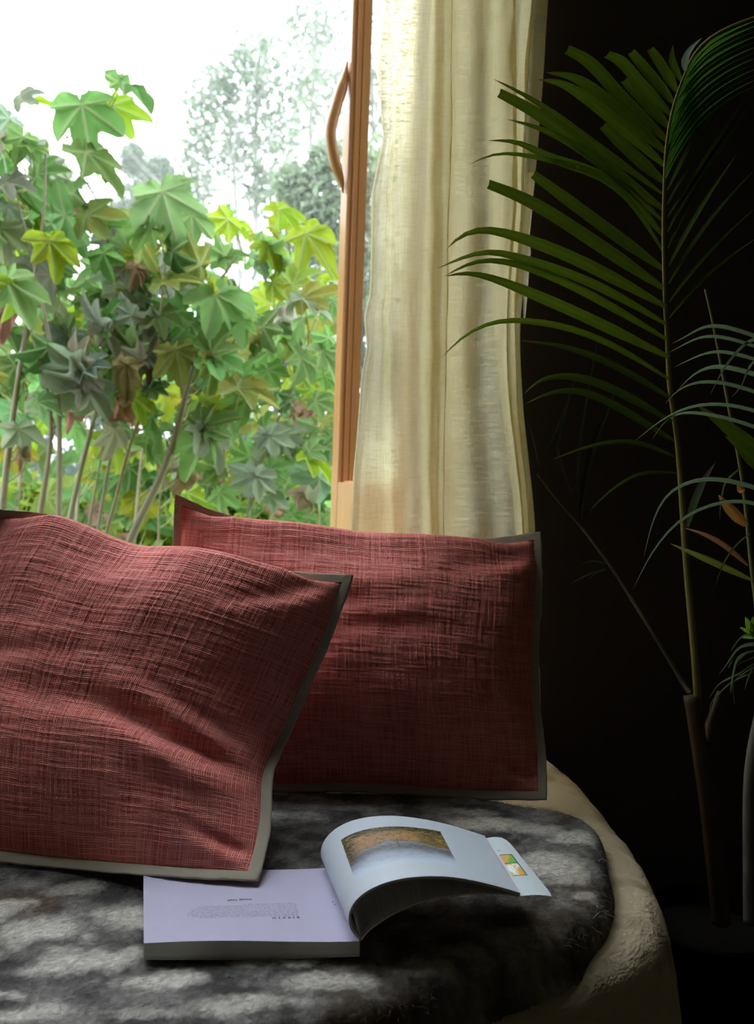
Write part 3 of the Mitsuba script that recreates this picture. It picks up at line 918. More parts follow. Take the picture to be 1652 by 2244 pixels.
def leaflet(frond, pxs, d0, d1, width, face=0.9, conv=c5, col=G_PALM, tip=True, tipc=G_TIP, fold=0.3, name='leaflet'):
    v, f_, t = ribbon(path3(pxs, d0, d1, conv), width, face, fold, tip)
    cc = leaf_colour(t, np.array(col) * rng.uniform(0.88, 1.12), tipc if tip else None)
    return obj(name, (v, f_), 'm_palm', frond, smooth=True, color=cc)


def stem(parent, pxs, depths, r0, r1, col, name, conv=lambda x, y: (x, y), n=40, sides=8):
    pts_ = [P(*conv(*q), d) for q, d in zip(pxs, np.interp(np.linspace(0, 1, len(pxs)), np.linspace(0, 1, len(depths)), depths))]
    c = spline(pts_, n)
    m = tube(c, np.linspace(r0, r1, n), sides)
    k = meshkit.fbm(m.vertices * np.array([60, 60, 25]), 2, 3)[:, None]
    return obj(name, m, 'm_stem', parent, smooth=True, color=np.clip(np.array(col) * (0.7 + 0.6 * k), 0, 1))


palm = holder('palm')
tag(palm, label='tall feather palm whose large frond crosses the curtain, nearest the bench', cat='palm')
TR = (0.085, 0.058, 0.038)
stem(palm, [(1170, 960), (1215, 1230), (1255, 1500), (1300, 1800), (1330, 2050), (1370, 2400), (1400, 2700)], [1.36, 1.38], 0.013, 0.016, TR, 'trunk', c7)
stem(palm, [(1390, 930), (1345, 1080), (1300, 1230), (1290, 1330)], [1.42, 1.385], 0.005, 0.008, TR, 'offshoot', c7)
fr1 = holder('frond', palm)
rach = [(1652 + 60, 38 * 2.353 / 1 - 20), (1520, 140), (1400, 215), (1330, 300), (1300, 370), (1245, 520), (1215, 650), (1198, 780), (1190, 950), (1185, 1150), (1188, 1350), (1195, 1580), (1207, 1780), (1215, 1960), (1235, 2118)]
rpx = [c5(*q) for q in rach] + [(1482, 950), (1491, 1050), (1505, 1250), (1523, 1450), (1530, 1560)]
rd = np.interp(np.linspace(0, 1, len(rpx)), [0, 0.25, 0.6, 1], [1.12, 1.22, 1.30, 1.36])
stem(fr1, rpx, rd, 0.0012, 0.0066, (0.19, 0.17, 0.045), 'rachis', n=80)
left1 = [
    ([(1280, 420), (1235, 330), (1235, 232)], .012, 1), ([(1255, 475), (1185, 355), (1118, 255)], .016, 0), ([(1235, 530), (1120, 390), (1020, 270)], .017, 0),
    ([(1222, 590), (1040, 400), (960, 315), (895, 285)], .018, 0), ([(1215, 660), (1070, 500), (985, 415)], .019, 0), ([(1205, 725), (950, 480), (800, 320), (690, 258)], .020, 0),
    ([(1198, 785), (880, 510), (720, 400), (580, 375)], .020, 1), ([(1192, 855), (800, 515), (650, 430), (540, 410)], .019, 1), ([(1188, 940), (1000, 770), (875, 650)], .019, 0),
    ([(1182, 1000), (760, 690), (520, 520), (310, 408)], .012, 1), ([(1180, 1075), (750, 745), (540, 590), (340, 480)], .020, 0), ([(1182, 1140), (740, 760), (540, 660), (380, 615)], .013, 1),
    ([(1184, 1215), (850, 900), (600, 810), (430, 735), (280, 725)], .016, 1), ([(1185, 1300), (850, 900), (700, 850), (430, 795), (300, 800), (190, 845)], .010, 1), ([(1187, 1390), (760, 1080), (515, 900)], .019, 0),
    ([(1190, 1490), (700, 1160), (480, 1030), (285, 950)], .021, 0), ([(1195, 1580), (700, 1320), (400, 1210), (240, 1187), (140, 1220), (70, 1280)], .020, 1),
    ([(1198, 1670), (750, 1430), (450, 1330), (290, 1300), (160, 1325), (20, 1385)], .015, 1), ([(1203, 1750), (750, 1490), (400, 1355), (250, 1345), (150, 1375), (55, 1425)], .014, 1),
    ([(1212, 1840), (800, 1640), (430, 1480), (250, 1420), (150, 1410), (60, 1425)], .019, 1), ([(1215, 1955), (800, 1725), (500, 1655), (300, 1665), (150, 1740), (40, 1845)], .011, 1)]
for pxs, w, tp in left1:
    leaflet(fr1, pxs, 1.29, 1.41, w * 0.9, 0.85, c5, tip=bool(tp))
for pxs, w in (([(1085, 720), (860, 580), (400, 380), (60, 330)], .012), ([(1095, 880), (700, 660), (400, 570), (200, 600), (90, 690)], .015), ([(1110, 1010), (750, 790), (450, 670), (250, 690), (100, 760)], .014),
               ([(1110, 1120), (850, 1020), (560, 1040), (280, 1140)], .009), ([(1120, 1230), (900, 1230), (700, 1330), (540, 1480)], .008)):
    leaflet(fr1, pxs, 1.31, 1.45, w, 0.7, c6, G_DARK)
# right side: seen almost edge on, sweeping up and forward
for k, y in enumerate(np.linspace(385, 920, 19)):
    x = np.interp(y, [370, 520, 650, 780, 950], [1302, 1248, 1220, 1204, 1194])
    tx = 1690 + 25 * math.sin(k * 2.1)
    ty = np.interp(k, [0, 18], [95, 430])
    mx, my = x + (tx - x) * 0.38, y - (y - ty) * np.interp(k, [0, 18], [0.58, 0.60])
    leaflet(fr1, [(x, y), (mx, my), (tx, ty)], 1.25, 1.13, 0.015, 0.38, c5, (0.06, 0.16, 0.018))
for y, (mx, my), (tx, ty) in ((985, (1330, 750), (1560, 330)), (1055, (1350, 800), (1590, 370)), (1120, (1400, 830), (1652, 430)), (1195, (1390, 880), (1640, 520)), (1280, (1420, 880), (1660, 520)),
                              (1375, (1340, 1150), (1560, 800)), (1465, (1430, 1140), (1652, 880)), (1560, (1440, 1290), (1652, 1080)), (1640, (1480, 1370), (1680, 1220))):
    leaflet(fr1, [(1205 + (y - 985) * 0.02, y), (mx, my), (tx, ty)], 1.28, 1.18, 0.015, 0.22, c5, G_DARK)
obj('crumpled_tip', (lambda q: (q[0], q[1]))(ribbon(path3([(1300, 365), (1300, 310), (1340, 240), (1385, 195)], 1.2, 1.18, c5), 0.012, 0.6)), 'm_palm', fr1, smooth=True,
    color=leaf_colour(np.linspace(0, 1, 18), (0.25, 0.32, 0.24)))
# second frond, bending left through the dark
fr2 = holder('frond', palm)
stem(fr2, [(1178, 950), (1150, 925), (1050, 760), (850, 430), (720, 225), (590, 20), (430, -200), (330, -330), (130, -560), (-10, -740)], [1.37, 1.60], 0.005, 0.002, (0.045, 0.042, 0.022), 'rachis', c7, n=60)
for pxs, w in (([(470, 1560), (560, 1060), (640, 850), (735, 610)], .014), ([(440, 1480), (470, 1000), (520, 700), (605, 220)], .008), ([(300, 1180), (370, 800), (440, 560), (470, 440)], .007),
               ([(660, 1860), (540, 1830), (470, 1865)], .005), ([(650, 1890), (580, 1910), (520, 1960)], .005), ([(640, 1880), (480, 1940), (400, 1990)], .006), ([(230, 1090), (320, 900), (380, 740)], .006), ([(120, 900), (160, 1060), (190, 1220)], .006),
               ([(490, 1530), (620, 1400), (760, 1290), (1000, 1230)], .007), ([(420, 1430), (340, 1150), (300, 1000)], .006)):
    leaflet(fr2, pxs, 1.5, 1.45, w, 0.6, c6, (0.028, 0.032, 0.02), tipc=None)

palm2 = holder('palm')
tag(palm2, label='slimmer feather palm at the right edge with pale drooping leaflets', cat='palm')
stem(palm2, [(1700, 1100), (1652, 1330), (1620, 1600), (1615, 1925), (1620, 2300), (1625, 2700)], [1.22, 1.24], 0.008, 0.011, (0.14, 0.13, 0.11), 'trunk', c7)
fr3 = holder('frond', palm2)
stem(fr3, [(1320, -20), (1360, 150), (1440, 560), (1500, 880), (1545, 1110), (1580, 1330), (1605, 1560), (1640, 1900), (1680, 2250), (1705, 2700), (1740, 3050)], [1.24, 1.215], 0.002, 0.004, (0.16, 0.15, 0.05), 'rachis', c6, n=70)
fr4 = holder('frond', palm2)
PALE = (0.085, 0.12, 0.06)
stem(fr4, [(1990, 150), (1960, 600), (1930, 1100), (1900, 1600), (1850, 2300), (1800, 2900)], [1.05, 1.2], 0.002, 0.004, (0.16, 0.15, 0.05), 'rachis', c6, n=40)
droop = [([(1975, 400), (1652, 290), (1350, 225), (1200, 290), (1095, 350)], .010), ([(1972, 470), (1652, 360), (1350, 295), (1200, 340), (1070, 415)], .009), ([(1968, 560), (1652, 450), (1400, 400), (1250, 440), (1110, 510)], .009),
         ([(1964, 640), (1652, 550), (1400, 500), (1250, 550), (1130, 670)], .012), ([(1958, 800), (1652, 670), (1300, 605), (1130, 670), (1045, 765)], .010), ([(1950, 930), (1652, 800), (1300, 760), (1050, 850), (840, 1015)], .010),
         ([(1946, 1050), (1652, 910), (1250, 815), (1080, 850), (960, 1000)], .010), ([(1980, 300), (1652, 310), (1520, 410), (1430, 540), (1355, 695)], .013), ([(1970, 420), (1652, 460), (1580, 590), (1560, 640), (1500, 715)], .011),
         ([(1920, 1420), (1652, 1320), (1300, 1265), (1070, 1365), (960, 1560), (900, 1810)], .014), ([(1915, 1560), (1652, 1430), (1450, 1420), (1170, 1530), (950, 1780), (830, 2020)], .013)]
for pxs, w in droop:
    leaflet(fr4, pxs, 1.12, 1.0, w * 0.65, 0.55, c6, PALE, fold=0.5)
for pxs, w in (([(1930, 1220), (1652, 1050), (1450, 900), (1260, 765)], .020), ([(1925, 1300), (1652, 1150), (1540, 1040), (1455, 980)], .016)):
    leaflet(fr4, pxs, 1.12, 1.16, w, 0.8, c6, G_PALM)
leaflet(fr3, [(1390, 1160), (1290, 1330), (1200, 1600)][::-1], 1.22, 1.16, .011, 0.7, c6, PALE)
DRY = (0.36, 0.17, 0.045)
for pxs, w, col in (([(1600, 1590), (1500, 1480), (1410, 1380)], .017, DRY), ([(1640, 1960), (1300, 1800), (1080, 1710)], .012, (0.15, 0.17, 0.03)), ([(1610, 1860), (1450, 1720), (1300, 1640), (1180, 1605)], .009, (0.26, 0.12, 0.06)),
                    ([(1575, 1360), (1560, 1340), (1540, 1290)], .009, DRY), ([(1560, 1200), (1440, 1330), (1420, 1560)], .007, G_DARK), ([(1630, 1640), (1480, 1780), (1390, 2000)], .005, G_DARK)):
    leaflet(fr3, pxs, 1.22, 1.19, w, 0.7, c6, col, tipc=None)
fr5 = holder('frond', palm2)
stem(fr5, [(1760, 300), (1740, 500), (1715, 800), (1700, 1090)], [1.12, 1.21], 0.002, 0.004, (0.16, 0.15, 0.05), 'rachis', c7, n=24)
crown = [([(1715, 560), (1652, 550), (1530, 590), (1450, 700), (1380, 800)], .012), ([(1700, 520), (1580, 490), (1500, 570), (1470, 620)], .009), ([(1700, 570), (1530, 590), (1480, 680), (1450, 755)], .010),
         ([(1710, 600), (1530, 660), (1490, 760), (1475, 860), (1470, 950)], .013), ([(1700, 700), (1560, 790), (1490, 860), (1505, 1040)], .007), ([(1715, 640), (1652, 660), (1560, 700), (1510, 740)], .007),
         ([(1710, 700), (1652, 710), (1500, 800), (1380, 870), (1305, 990)], .010), ([(1710, 760), (1652, 770), (1480, 850), (1400, 920), (1320, 1020), (1315, 1110)], .009), ([(1715, 610), (1652, 610), (1560, 660), (1500, 740)], .007),
         ([(1710, 720), (1652, 730), (1600, 830), (1580, 920)], .008)]
for pxs, w in crown:
    leaflet(fr5, pxs, 1.16, 1.05, w * 0.7, 0.6, c7, PALE, fold=0.5)
for pxs, w in (([(1660, 500), (1620, 420), (1585, 355)], .011), ([(1670, 490), (1650, 420), (1648, 350)], .010), ([(1650, 500), (1600, 460), (1540, 435)], .007), ([(1665, 520), (1690, 430), (1720, 370)], .011), ([(1650, 520), (1600, 505), (1560, 515)], .007)):
    leaflet(fr5, pxs, 1.17, 1.13, w, 0.8, c7, (0.14, 0.24, 0.025))
# pots on the floor
def lathe(prof, c, n=36):
    prof = np.array(prof)
    a = np.arange(n) * 2 * math.pi / n
    v = np.stack([prof[:, 0, None] * np.cos(a), prof[:, 0, None] * np.sin(a), np.broadcast_to(prof[:, 1, None], (len(prof), n))], -1).reshape(-1, 3) + np.array([c[0], c[1], 0])
    return trimesh.Trimesh(v, grid_faces(len(prof), n, True), process=False)


for pk, c in ((palm, P(*c7(1400, 2700), 1.38)), (palm2, P(*c7(1625, 2700), 1.24))):
    c = np.array([c[0] + (0.02 if pk == palm else 0.05), c[1] + (0.10 if pk == palm else -0.16), 0])
    zt = 0.15
    obj('pot', lathe([(0.001, 0.0), (0.085, 0.0), (0.09, 0.01), (0.115, zt - 0.02), (0.124, zt - 0.02), (0.124, zt), (0.112, zt), (0.108, zt - 0.03), (0.001, zt - 0.03)], c), 'm_pot', pk, smooth=40)
    obj('soil', lathe([(0.110, zt - 0.031), (0.06, zt - 0.024), (0.001, zt - 0.022)], c), 'm_soil', pk, smooth=True)

# ------------------------------------------------------------------ large-leaved shrubs outside the window
LOBES = [(0, 1.0), (0.86, 0.86), (-0.86, 0.86), (1.75, 0.62), (-1.75, 0.62)]
PHI = np.sort(np.concatenate([np.linspace(-math.pi, math.pi, 62, endpoint=False)] + [[a - 0.045, a, a + 0.045] for a, _ in LOBES]))
NR, NK = 5, len(PHI)


def leaf_local(r_, nl=5, wav=0.05, droop=0.18, cup=0.12, dry=False):
    ph = PHI
    rad = np.full(NK, 0.30)
    lob = LOBES[:nl]
    sc = r_.uniform(0.85, 1.15, len(lob))
    for (a, L), s in zip(lob, sc):
        d = np.angle(np.exp(1j * (ph - a)))
        w = 0.44
        rad = np.maximum(rad, L * s * np.clip(1 - (np.abs(d) / (w * 1.55)) ** 1.5, 0, 1) ** 0.75)
    rad = np.maximum(rad, 0.56 * np.clip(1 - (np.abs(ph) / 2.3) ** 6, 0, 1))
    rad *= np.interp(np.abs(ph), [0, 2.5, 2.9, math.pi], [1, 1, 0.55, 0.12])
    rad *= 1 + 0.045 * np.sin(ph * 9 + r_.uniform(0, 6)) + 0.03 * np.sin(ph * 17 + r_.uniform(0, 6))
    rs = np.linspace(0, 1, NR + 1)[1:]
    Rr = rs[:, None] * rad[None]
    x, y = Rr * np.sin(ph), Rr * np.cos(ph)
    vein = np.full((NR, NK), 9.0)
    for a, L in lob:
        d = np.abs(np.angle(np.exp(1j * (ph - a))))
        vein = np.minimum(vein, (d[None] * Rr))
    fold = np.clip(vein, 0, 0.2)
    z = -cup * Rr + fold * 0.75 + 0.014 * np.sin(30 * Rr - 14 * vein) * np.clip(vein * 12, 0, 1) - droop * np.maximum(y, 0) ** 2 + wav * np.sin(7 * ph + r_.uniform(0, 6))[None] * rs[:, None] ** 2
    if dry:
        z = z + 0.30 * np.sin(5 * x + r_.uniform(0, 6)) * rs[:, None] + 0.2 * np.sin(6 * y + r_.uniform(0, 6)) * rs[:, None] + 0.5 * x ** 2
        x = x * 0.6
    v = np.vstack([[[0, 0, 0]], np.stack([x, y, z], -1).reshape(-1, 3)])
    k = np.arange(NK)
    f_ = [np.stack([k * 0, 1 + (k + 1) % NK, 1 + k], 1)]
    f_.append(grid_faces(NR, NK, True) + 1)
    vein = np.concatenate([[0], vein.ravel()])
    rr_ = np.concatenate([[0], np.broadcast_to(rs[:, None], (NR, NK)).ravel()])
    return v, np.vstack(f_), vein, rr_


STY = {'green': (0.165, 0.30, 0.085), 'fresh': (0.21, 0.375, 0.135), 'lime': (0.29, 0.41, 0.035), 'dusty': (0.29, 0.335, 0.235), 'grey': (0.33, 0.335, 0.275), 'dark': (0.09, 0.185, 0.055), 'olive': (0.24, 0.295, 0.07), 'dry': (0.31, 0.205, 0.13), 'yellow': (0.40, 0.34, 0.03)}


def place_leaf(shrub, px, py, d, ang, length, style, narrow=1.0, tip_in=0.0, seed=0, nl=5):
    """the leaf stalk meets the blade at (px, py); the tip points along ang (degrees, clockwise from right in the picture)"""
    r_ = np.random.default_rng(seed)
    dry = style == 'dry'
    v, f_, vein, rr_ = leaf_local(r_, nl, wav=r_.uniform(0.02, 0.07), droop=r_.uniform(0.05, 0.35), cup=r_.uniform(-0.05, 0.2), dry=dry)
    size = length * d / F
    a = math.radians(ang)
    img = RIGHT * math.cos(a) - UPV * math.sin(a)
    tip_in = -0.6 * tip_in
    yax = unit(img * math.cos(tip_in) + FWD * math.sin(tip_in))
    xax = unit(np.cross(yax, -FWD))
    zax = np.cross(xax, yax)
    if zax @ FWD > 0:
        xax, zax = -xax, -zax
    rot = math.acos(np.clip(abs(narrow), 0.05, 1)) * (1 if narrow > 0 else -1)
    x2 = xax * math.cos(rot) + zax * math.sin(rot)
    z2 = np.cross(x2, yax)
    q = P(px, py, d) + size * (v[:, :1] * x2 + v[:, 1:2] * yax + v[:, 2:] * z2)
    base = 0.9 * np.array(STY[style]) * r_.uniform(0.85, 1.15) * (1 + 0.08 * r_.standard_normal(3))
    vn = np.clip(1.15 - vein / 0.034, 0, 1)[:, None] * 0.6
    mott = meshkit.fbm(v * 5 + seed, 3, 1)[:, None]
    veinc = np.array([0.37, 0.41, 0.24]) if not dry else base * 0.7
    c = base * (0.75 + 0.5 * mott) * (1 - vn) + veinc * vn
    if style in ('lime', 'olive', 'yellow'):
        y_ = np.clip((meshkit.fbm(v * 3 + seed * 1.7, 2, 6) - 0.55) * 5, 0, 1)[:, None]
        c = c * (1 - y_ * 0.5) + np.array([0.3, 0.21, 0.02]) * y_ * 0.5
    return obj('leaf', (q, f_), 'm_leaf', shrub, smooth=True, color=np.clip(c, 0.01, 0.9))


GREY_STEM, TAN_STEM = (0.25, 0.215, 0.15), (0.28, 0.225, 0.13)
shrub_defs = [
    ('large-leaved shrub rising at the left edge above the front cushion, its stems close together', 3.0,
     [([(0, 1180), (22, 960), (45, 800), (70, 640), (95, 470), (100, 330)], .018), ([(78, 1200), (100, 1050), (110, 900), (72, 740), (40, 600)], .017), ([(128, 1200), (130, 1050), (128, 900), (100, 700), (60, 520), (30, 400)], .016)]),
    ('large-leaved shrub with slanting bare stems, behind the front cushion', 3.3,
     [([(142, 1200), (172, 1050), (205, 920), (240, 760), (240, 560), (190, 400), (150, 340), (145, 300)], .015), ([(186, 1200), (215, 1040), (235, 900), (250, 700)], .009), ([(208, 1210), (235, 1040), (260, 900), (300, 720), (320, 560)], .012)]),
    ('large-leaved shrub with one thick grey slanting trunk, between the two cushions', 3.15,
     [([(270, 1230), (310, 1130), (350, 1050), (385, 950), (410, 850), (440, 740), (480, 620), (520, 560)], .024), ([(225, 1200), (255, 1090), (290, 960), (330, 850), (350, 700), (370, 520)], .011)]),
    ('thin-stemmed shrub with smaller leaves, beside the wooden window stile', 3.6,
     [([(345, 1250), (348, 1150), (352, 1080), (400, 960), (480, 820), (520, 650), (555, 500)], .007), ([(480, 1250), (490, 1050), (500, 900), (560, 760), (620, 640), (640, 540)], .010), ([(540, 1260), (550, 1080), (600, 940), (650, 830), (690, 700)], .012)]),
    ('small-leaved shrub low behind the back cushion, with yellowing leaves', 4.3,
     [([(560, 1300), (590, 1150), (640, 1000), (670, 860)], .012), ([(440, 1300), (450, 1150), (470, 1000), (500, 880)], .012), ([(690, 1300), (700, 1150), (690, 1000), (710, 850)], .010)]),
    ('leafy shrub in the second row, at the left', 4.6,
     [([(30, 1300), (40, 1100), (60, 900), (90, 700), (110, 560)], .015), ([(160, 1300), (170, 1100), (190, 900), (210, 720), (230, 560)], .015), ([(290, 1300), (300, 1100), (320, 900), (330, 700), (340, 560)], .014)])]
shrubs, skel = [], []
for lab, d, stems in shrub_defs:
    s = holder('shrub')
    tag(s, label=lab, cat='shrub', group='shrubs outside the window')
    shrubs.append(s)
    sk = []
    for pxs, r0 in stems:
        pxs = [(pxs[0][0] - (pxs[1][0] - pxs[0][0]) * 0.6, pxs[0][1] + 420)] + pxs
        stem(s, pxs, [d, d], r0 * 1.05, r0 * 0.16, GREY_STEM if r0 > 0.011 else TAN_STEM, 'stem', n=36, sides=9)
        sk.append(spline(np.array(pxs, float), 60))
    skel.append(np.vstack(sk))
petioles = {s: [] for s in shrubs}


def add_leaf(k, px, py, ang, length, style, narrow=1.0, tip_in=0.0, dd=0.0, seed=0, pet=True, nl=5):
    d = shrub_defs[k][1] + dd
    place_leaf(shrubs[k], px, py, d, ang, length, style, narrow, tip_in, seed, nl)
    if pet:
        sk = skel[k]
        cand = sk[sk[:, 1] > py + 10]
        if not len(cand):
            cand = sk
        j = np.argmin(np.hypot(cand[:, 0] - px, (cand[:, 1] - py - 90) * 0.8))
        e0, e1 = P(px, py, d) + FWD * 0.004, P(cand[j, 0], cand[j, 1], shrub_defs[k][1])
        mid = (e0 + e1) / 2 + np.array([0, 0.10, 0.02 * np.linalg.norm(e0 - e1)])
        petioles[shrubs[k]].append(tube(spline([e0, mid, e1], 8), np.linspace(0.0020, 0.0034, 8), 5, False))


hand = [  # shrub, px, py, angle, length, style, narrow, tip_in, dd
    (1, 180, 230, 83, 112, 'green', 1.0, 0.15, 0), (0, 44, 218, -25, 62, 'dusty', 0.8, 0.3, 0.1), (1, 62, 222, 12, 52, 'lime', 0.6, .3, .3), (1, 246, 232, 58, 92, 'lime', 0.85, 0.1, .15), (1, 258, 180, 200, 32, 'green', 0.8, .4, .1),
    (1, 268, 182, 44, 92, 'green', 0.35, 0.1, .1), (1, 188, 335, 42, 112, 'green', 0.55, 0.1, -.05), (1, 225, 385, 35, 60, 'lime', 0.4, 0, 0), (2, 356, 420, 76, 122, 'fresh', 1.0, 0.15, -.1), (2, 420, 470, 80, 70, 'fresh', .8, .2, 0),
    (1, 143, 470, 165, 118, 'fresh', 0.8, -0.1, -.1), (1, 140, 475, 60, 60, 'green', 0.8, .2, 0), (0, 50, 300, 100, 62, 'green', 0.8, .3, 0), (0, 62, 320, 20, 52, 'green', .5, .2, 0), (0, 20, 260, 120, 60, 'dusty', .7, .2, .2),
    (0, 5, 420, 60, 60, 'lime', .8, .2, .2), (0, 12, 400, 10, 70, 'grey', .8, .3, 0), (1, 110, 380, 30, 70, 'dusty', .8, .3, .2), (1, 150, 395, 150, 60, 'dusty', .8, .3, .2), (0, 15, 615, 62, 118, 'fresh', 0.62, 0.1, -.3), (0, 20, 625, 85, 75, 'lime', 0.3, 0.1, -.3),
    (0, 0, 500, 80, 90, 'dusty', .9, .2, 0), (1, 145, 728, 200, 62, 'green', .9, .2, -.2), (1, 147, 730, 100, 75, 'grey', .9, .2, -.2), (1, 150, 722, -60, 55, 'lime', .8, .2, -.1), (1, 228, 720, -70, 70, 'green', .7, .2, -.2), (1, 225, 715, -125, 78, 'grey', .55, .2, -.2), (1, 232, 728, 60, 60, 'grey', .7, .2, -.2),
    (1, 180, 810, 95, 70, 'grey', 1, .2, -.3), (1, 178, 808, 175, 95, 'dusty', .75, .2, -.3), (1, 185, 808, -15, 65, 'dusty', .7, .2, -.3), (1, 175, 800, -115, 70, 'grey', .8, .2, -.3), (1, 185, 845, 150, 105, 'grey', .7, .1, -.28), (1, 185, 845, 45, 80, 'grey', .7, .1, -.28),
    (2, 280, 800, 95, 85, 'dry', 1, 0, -.1), (2, 322, 805, 50, 55, 'dry', .8, 0, 0), (2, 262, 880, 110, 62, 'dry', .6, 0, -.1), (2, 250, 940, 95, 65, 'dusty', .45, 0, -.1), (2, 300, 590, 70, 62, 'dry', .9, 0, .1), (1, 150, 895, 75, 55, 'dry', .7, 0, .1), (0, 40, 940, 70, 70, 'grey', .7, .2, 0), (0, 45, 985, 90, 40, 'dry', .8, 0, 0),
    (2, 345, 1010, 60, 60, 'dry', .7, 0, .3), (2, 400, 1040, 110, 62, 'dry', .8, 0, .3), (2, 290, 690, 200, 55, 'dusty', .7, .3, 0), (2, 345, 690, 20, 70, 'green', .8, .3, 0), (2, 345, 700, 130, 60, 'dusty', .8, .3, 0), (2, 310, 790, 160, 62, 'dusty', .8, .3, -.05), (2, 320, 780, 40, 55, 'grey', .8, .3, 0),
    (3, 470, 645, 48, 118, 'fresh', 0.75, 0.05, -.5), (3, 468, 640, -110, 40, 'lime', .6, 0, -.5), (3, 515, 700, 70, 62, 'green', .7, 0, -.4), (3, 462, 775, -55, 85, 'green', .9, .2, -.5), (3, 462, 780, 20, 88, 'fresh', .7, .2, -.5), (3, 460, 790, 80, 80, 'olive', .4, .1, -.5), (3, 520, 850, 25, 112, 'olive', .45, 0, -.5), (3, 525, 830, -60, 60, 'fresh', .8, .2, -.4),
    (3, 445, 938, -30, 80, 'green', .8, .2, -.5), (3, 443, 935, -100, 62, 'green', .8, .2, -.5), (3, 445, 945, 60, 92, 'dusty', .5, .1, -.5), (3, 590, 955, 20, 62, 'dusty', .9, .3, -.3), (3, 585, 955, 120, 50, 'dusty', .9, .3, -.3), (3, 580, 940, -70, 40, 'green', .8, .3, -.2), (3, 548, 1000, 200, 60, 'green', .8, .3, -.1), (3, 590, 1030, -20, 45, 'green', .9, .3, -.1),
    (3, 555, 1040, 150, 60, 'grey', .9, .3, -.2), (3, 562, 1045, 30, 60, 'grey', .8, .3, -.2), (3, 670, 512, 50, 100, 'lime', .85, .1, -.6), (3, 585, 540, 60, 62, 'lime', .8, .1, -.1), (3, 600, 500, -40, 62, 'lime', .8, .2, -.2), (3, 610, 460, 40, 80, 'lime', .6, .2, -.3), (3, 500, 480, 130, 62, 'lime', .8, .2, -.1), (3, 510, 490, 45, 50, 'lime', .7, .2, 0),
    (3, 505, 470, -120, 38, 'green', .4, .2, 0), (3, 640, 625, -30, 80, 'olive', .8, .2, -.3), (3, 662, 655, -20, 80, 'olive', .75, .2, -.5), (3, 662, 655, 25, 80, 'dusty', .35, .1, -.5), (3, 560, 570, 65, 50, 'dusty', .4, .1, -.1), (3, 400, 550, 15, 60, 'green', .7, .2, -.2), (3, 495, 560, -160, 62, 'green', .7, .2, -.2), (3, 490, 565, -15, 50, 'green', .7, .2, -.2),
    (4, 660, 1080, 80, 62, 'dry', .7, 0, -1.2), (4, 675, 990, -20, 50, 'fresh', .8, .2, -1.2), (4, 672, 998, 30, 70, 'lime', .4, .1, -1.2), (4, 690, 880, 20, 60, 'green', .8, .2, -1.2), (4, 640, 890, 70, 40, 'dry', .8, 0, -1), (4, 680, 885, 120, 40, 'dry', .8, 0, -1), (4, 720, 740, 140, 50, 'green', .6, .2, -1.4), (4, 705, 770, 60, 80, 'fresh', .5, .2, -1.4),
    (4, 480, 1080, 30, 55, 'fresh', .8, .2, -.8), (4, 590, 1090, 20, 50, 'dusty', .8, .2, -.8), (4, 440, 870, 90, 60, 'lime', .7, .2, 0), (3, 410, 570, 180, 60, 'olive', .8, .3, 0), (2, 440, 580, 200, 90, 'olive', .8, .2, 0)]
sd_ = 100
for (k, px, py, ang, L, sty, nar, ti, dd) in hand:
    sd_ += 1
    add_leaf(k, px, py, ang, L, sty, nar, ti, dd, sd_)
# the leaves between and behind them
sky_x, sky_y = [-60, 0, 60, 100, 190, 240, 280, 330, 440, 480, 520, 600, 660, 740], [250, 250, 300, 380, 390, 470, 430, 470, 520, 520, 480, 500, 530, 560]


def fill(k, n, x0, x1, y1, L0, L1, styles, seed, dd=0.35, low=0, nl=5):
    r_ = np.random.default_rng(seed)
    names, wts = zip(*styles)
    wts = np.array(wts) / sum(wts)
    placed = []
    tries = 0
    while len(placed) < n and tries < 4000:
        tries += 1
        px = r_.uniform(x0, x1)
        top_ = np.interp(px, sky_x, sky_y) + 25 + low
        py = top_ + (y1 - top_) * r_.uniform(0, 1) ** 1.15
        if any(abs(px - a) < 26 and abs(py - b) < 20 for a, b in placed):
            continue
        if 325 < px < 385 and 640 < py < 715 and r_.uniform() < 0.95:      # gap with sky
            continue
        placed.append((px, py))
        add_leaf(k, px, py, r_.normal(75, 60), r_.uniform(L0, L1), names[r_.choice(len(names), p=wts)], r_.uniform(0.35, 1.0) * r_.choice([-1, 1]), r_.uniform(-0.3, 0.7), r_.uniform(-0.1, dd), seed * 1000 + len(placed), r_.uniform() < 0.7, nl)


A_ = [('green', 5), ('fresh', 3), ('dusty', 3), ('olive', 3), ('lime', 2), ('grey', 1), ('dark', 1.5), ('dry', 0.7)]
B_ = [('green', 4), ('lime', 4), ('olive', 3), ('dark', 2), ('fresh', 2), ('yellow', 0.7), ('dry', 0.6)]
fill(0, 38, -60, 130, 900, 55, 95, A_, 11)
fill(1, 50, 60, 300, 880, 50, 95, A_, 12)
fill(2, 56, 220, 460, 980, 50, 90, A_, 13)
fill(3, 85, 400, 740, 1130, 40, 78, A_, 14)
fill(4, 95, 400, 750, 1230, 42, 72, B_, 15, 0.5, 120)
fill(5, 130, -60, 420, 1230, 50, 85, B_, 16, 0.6, 170)
for s, ms in petioles.items():
    m = cat(ms)
    k = meshkit.noise(m.vertices * 8)[:, None]
    tag(obj('leaf_stalk', m, 'm_stem', s, smooth=True, color=np.array([0.26, 0.26, 0.09]) * (0.7 + 0.5 * k)), label='thin leaf stalks', kind='stuff')

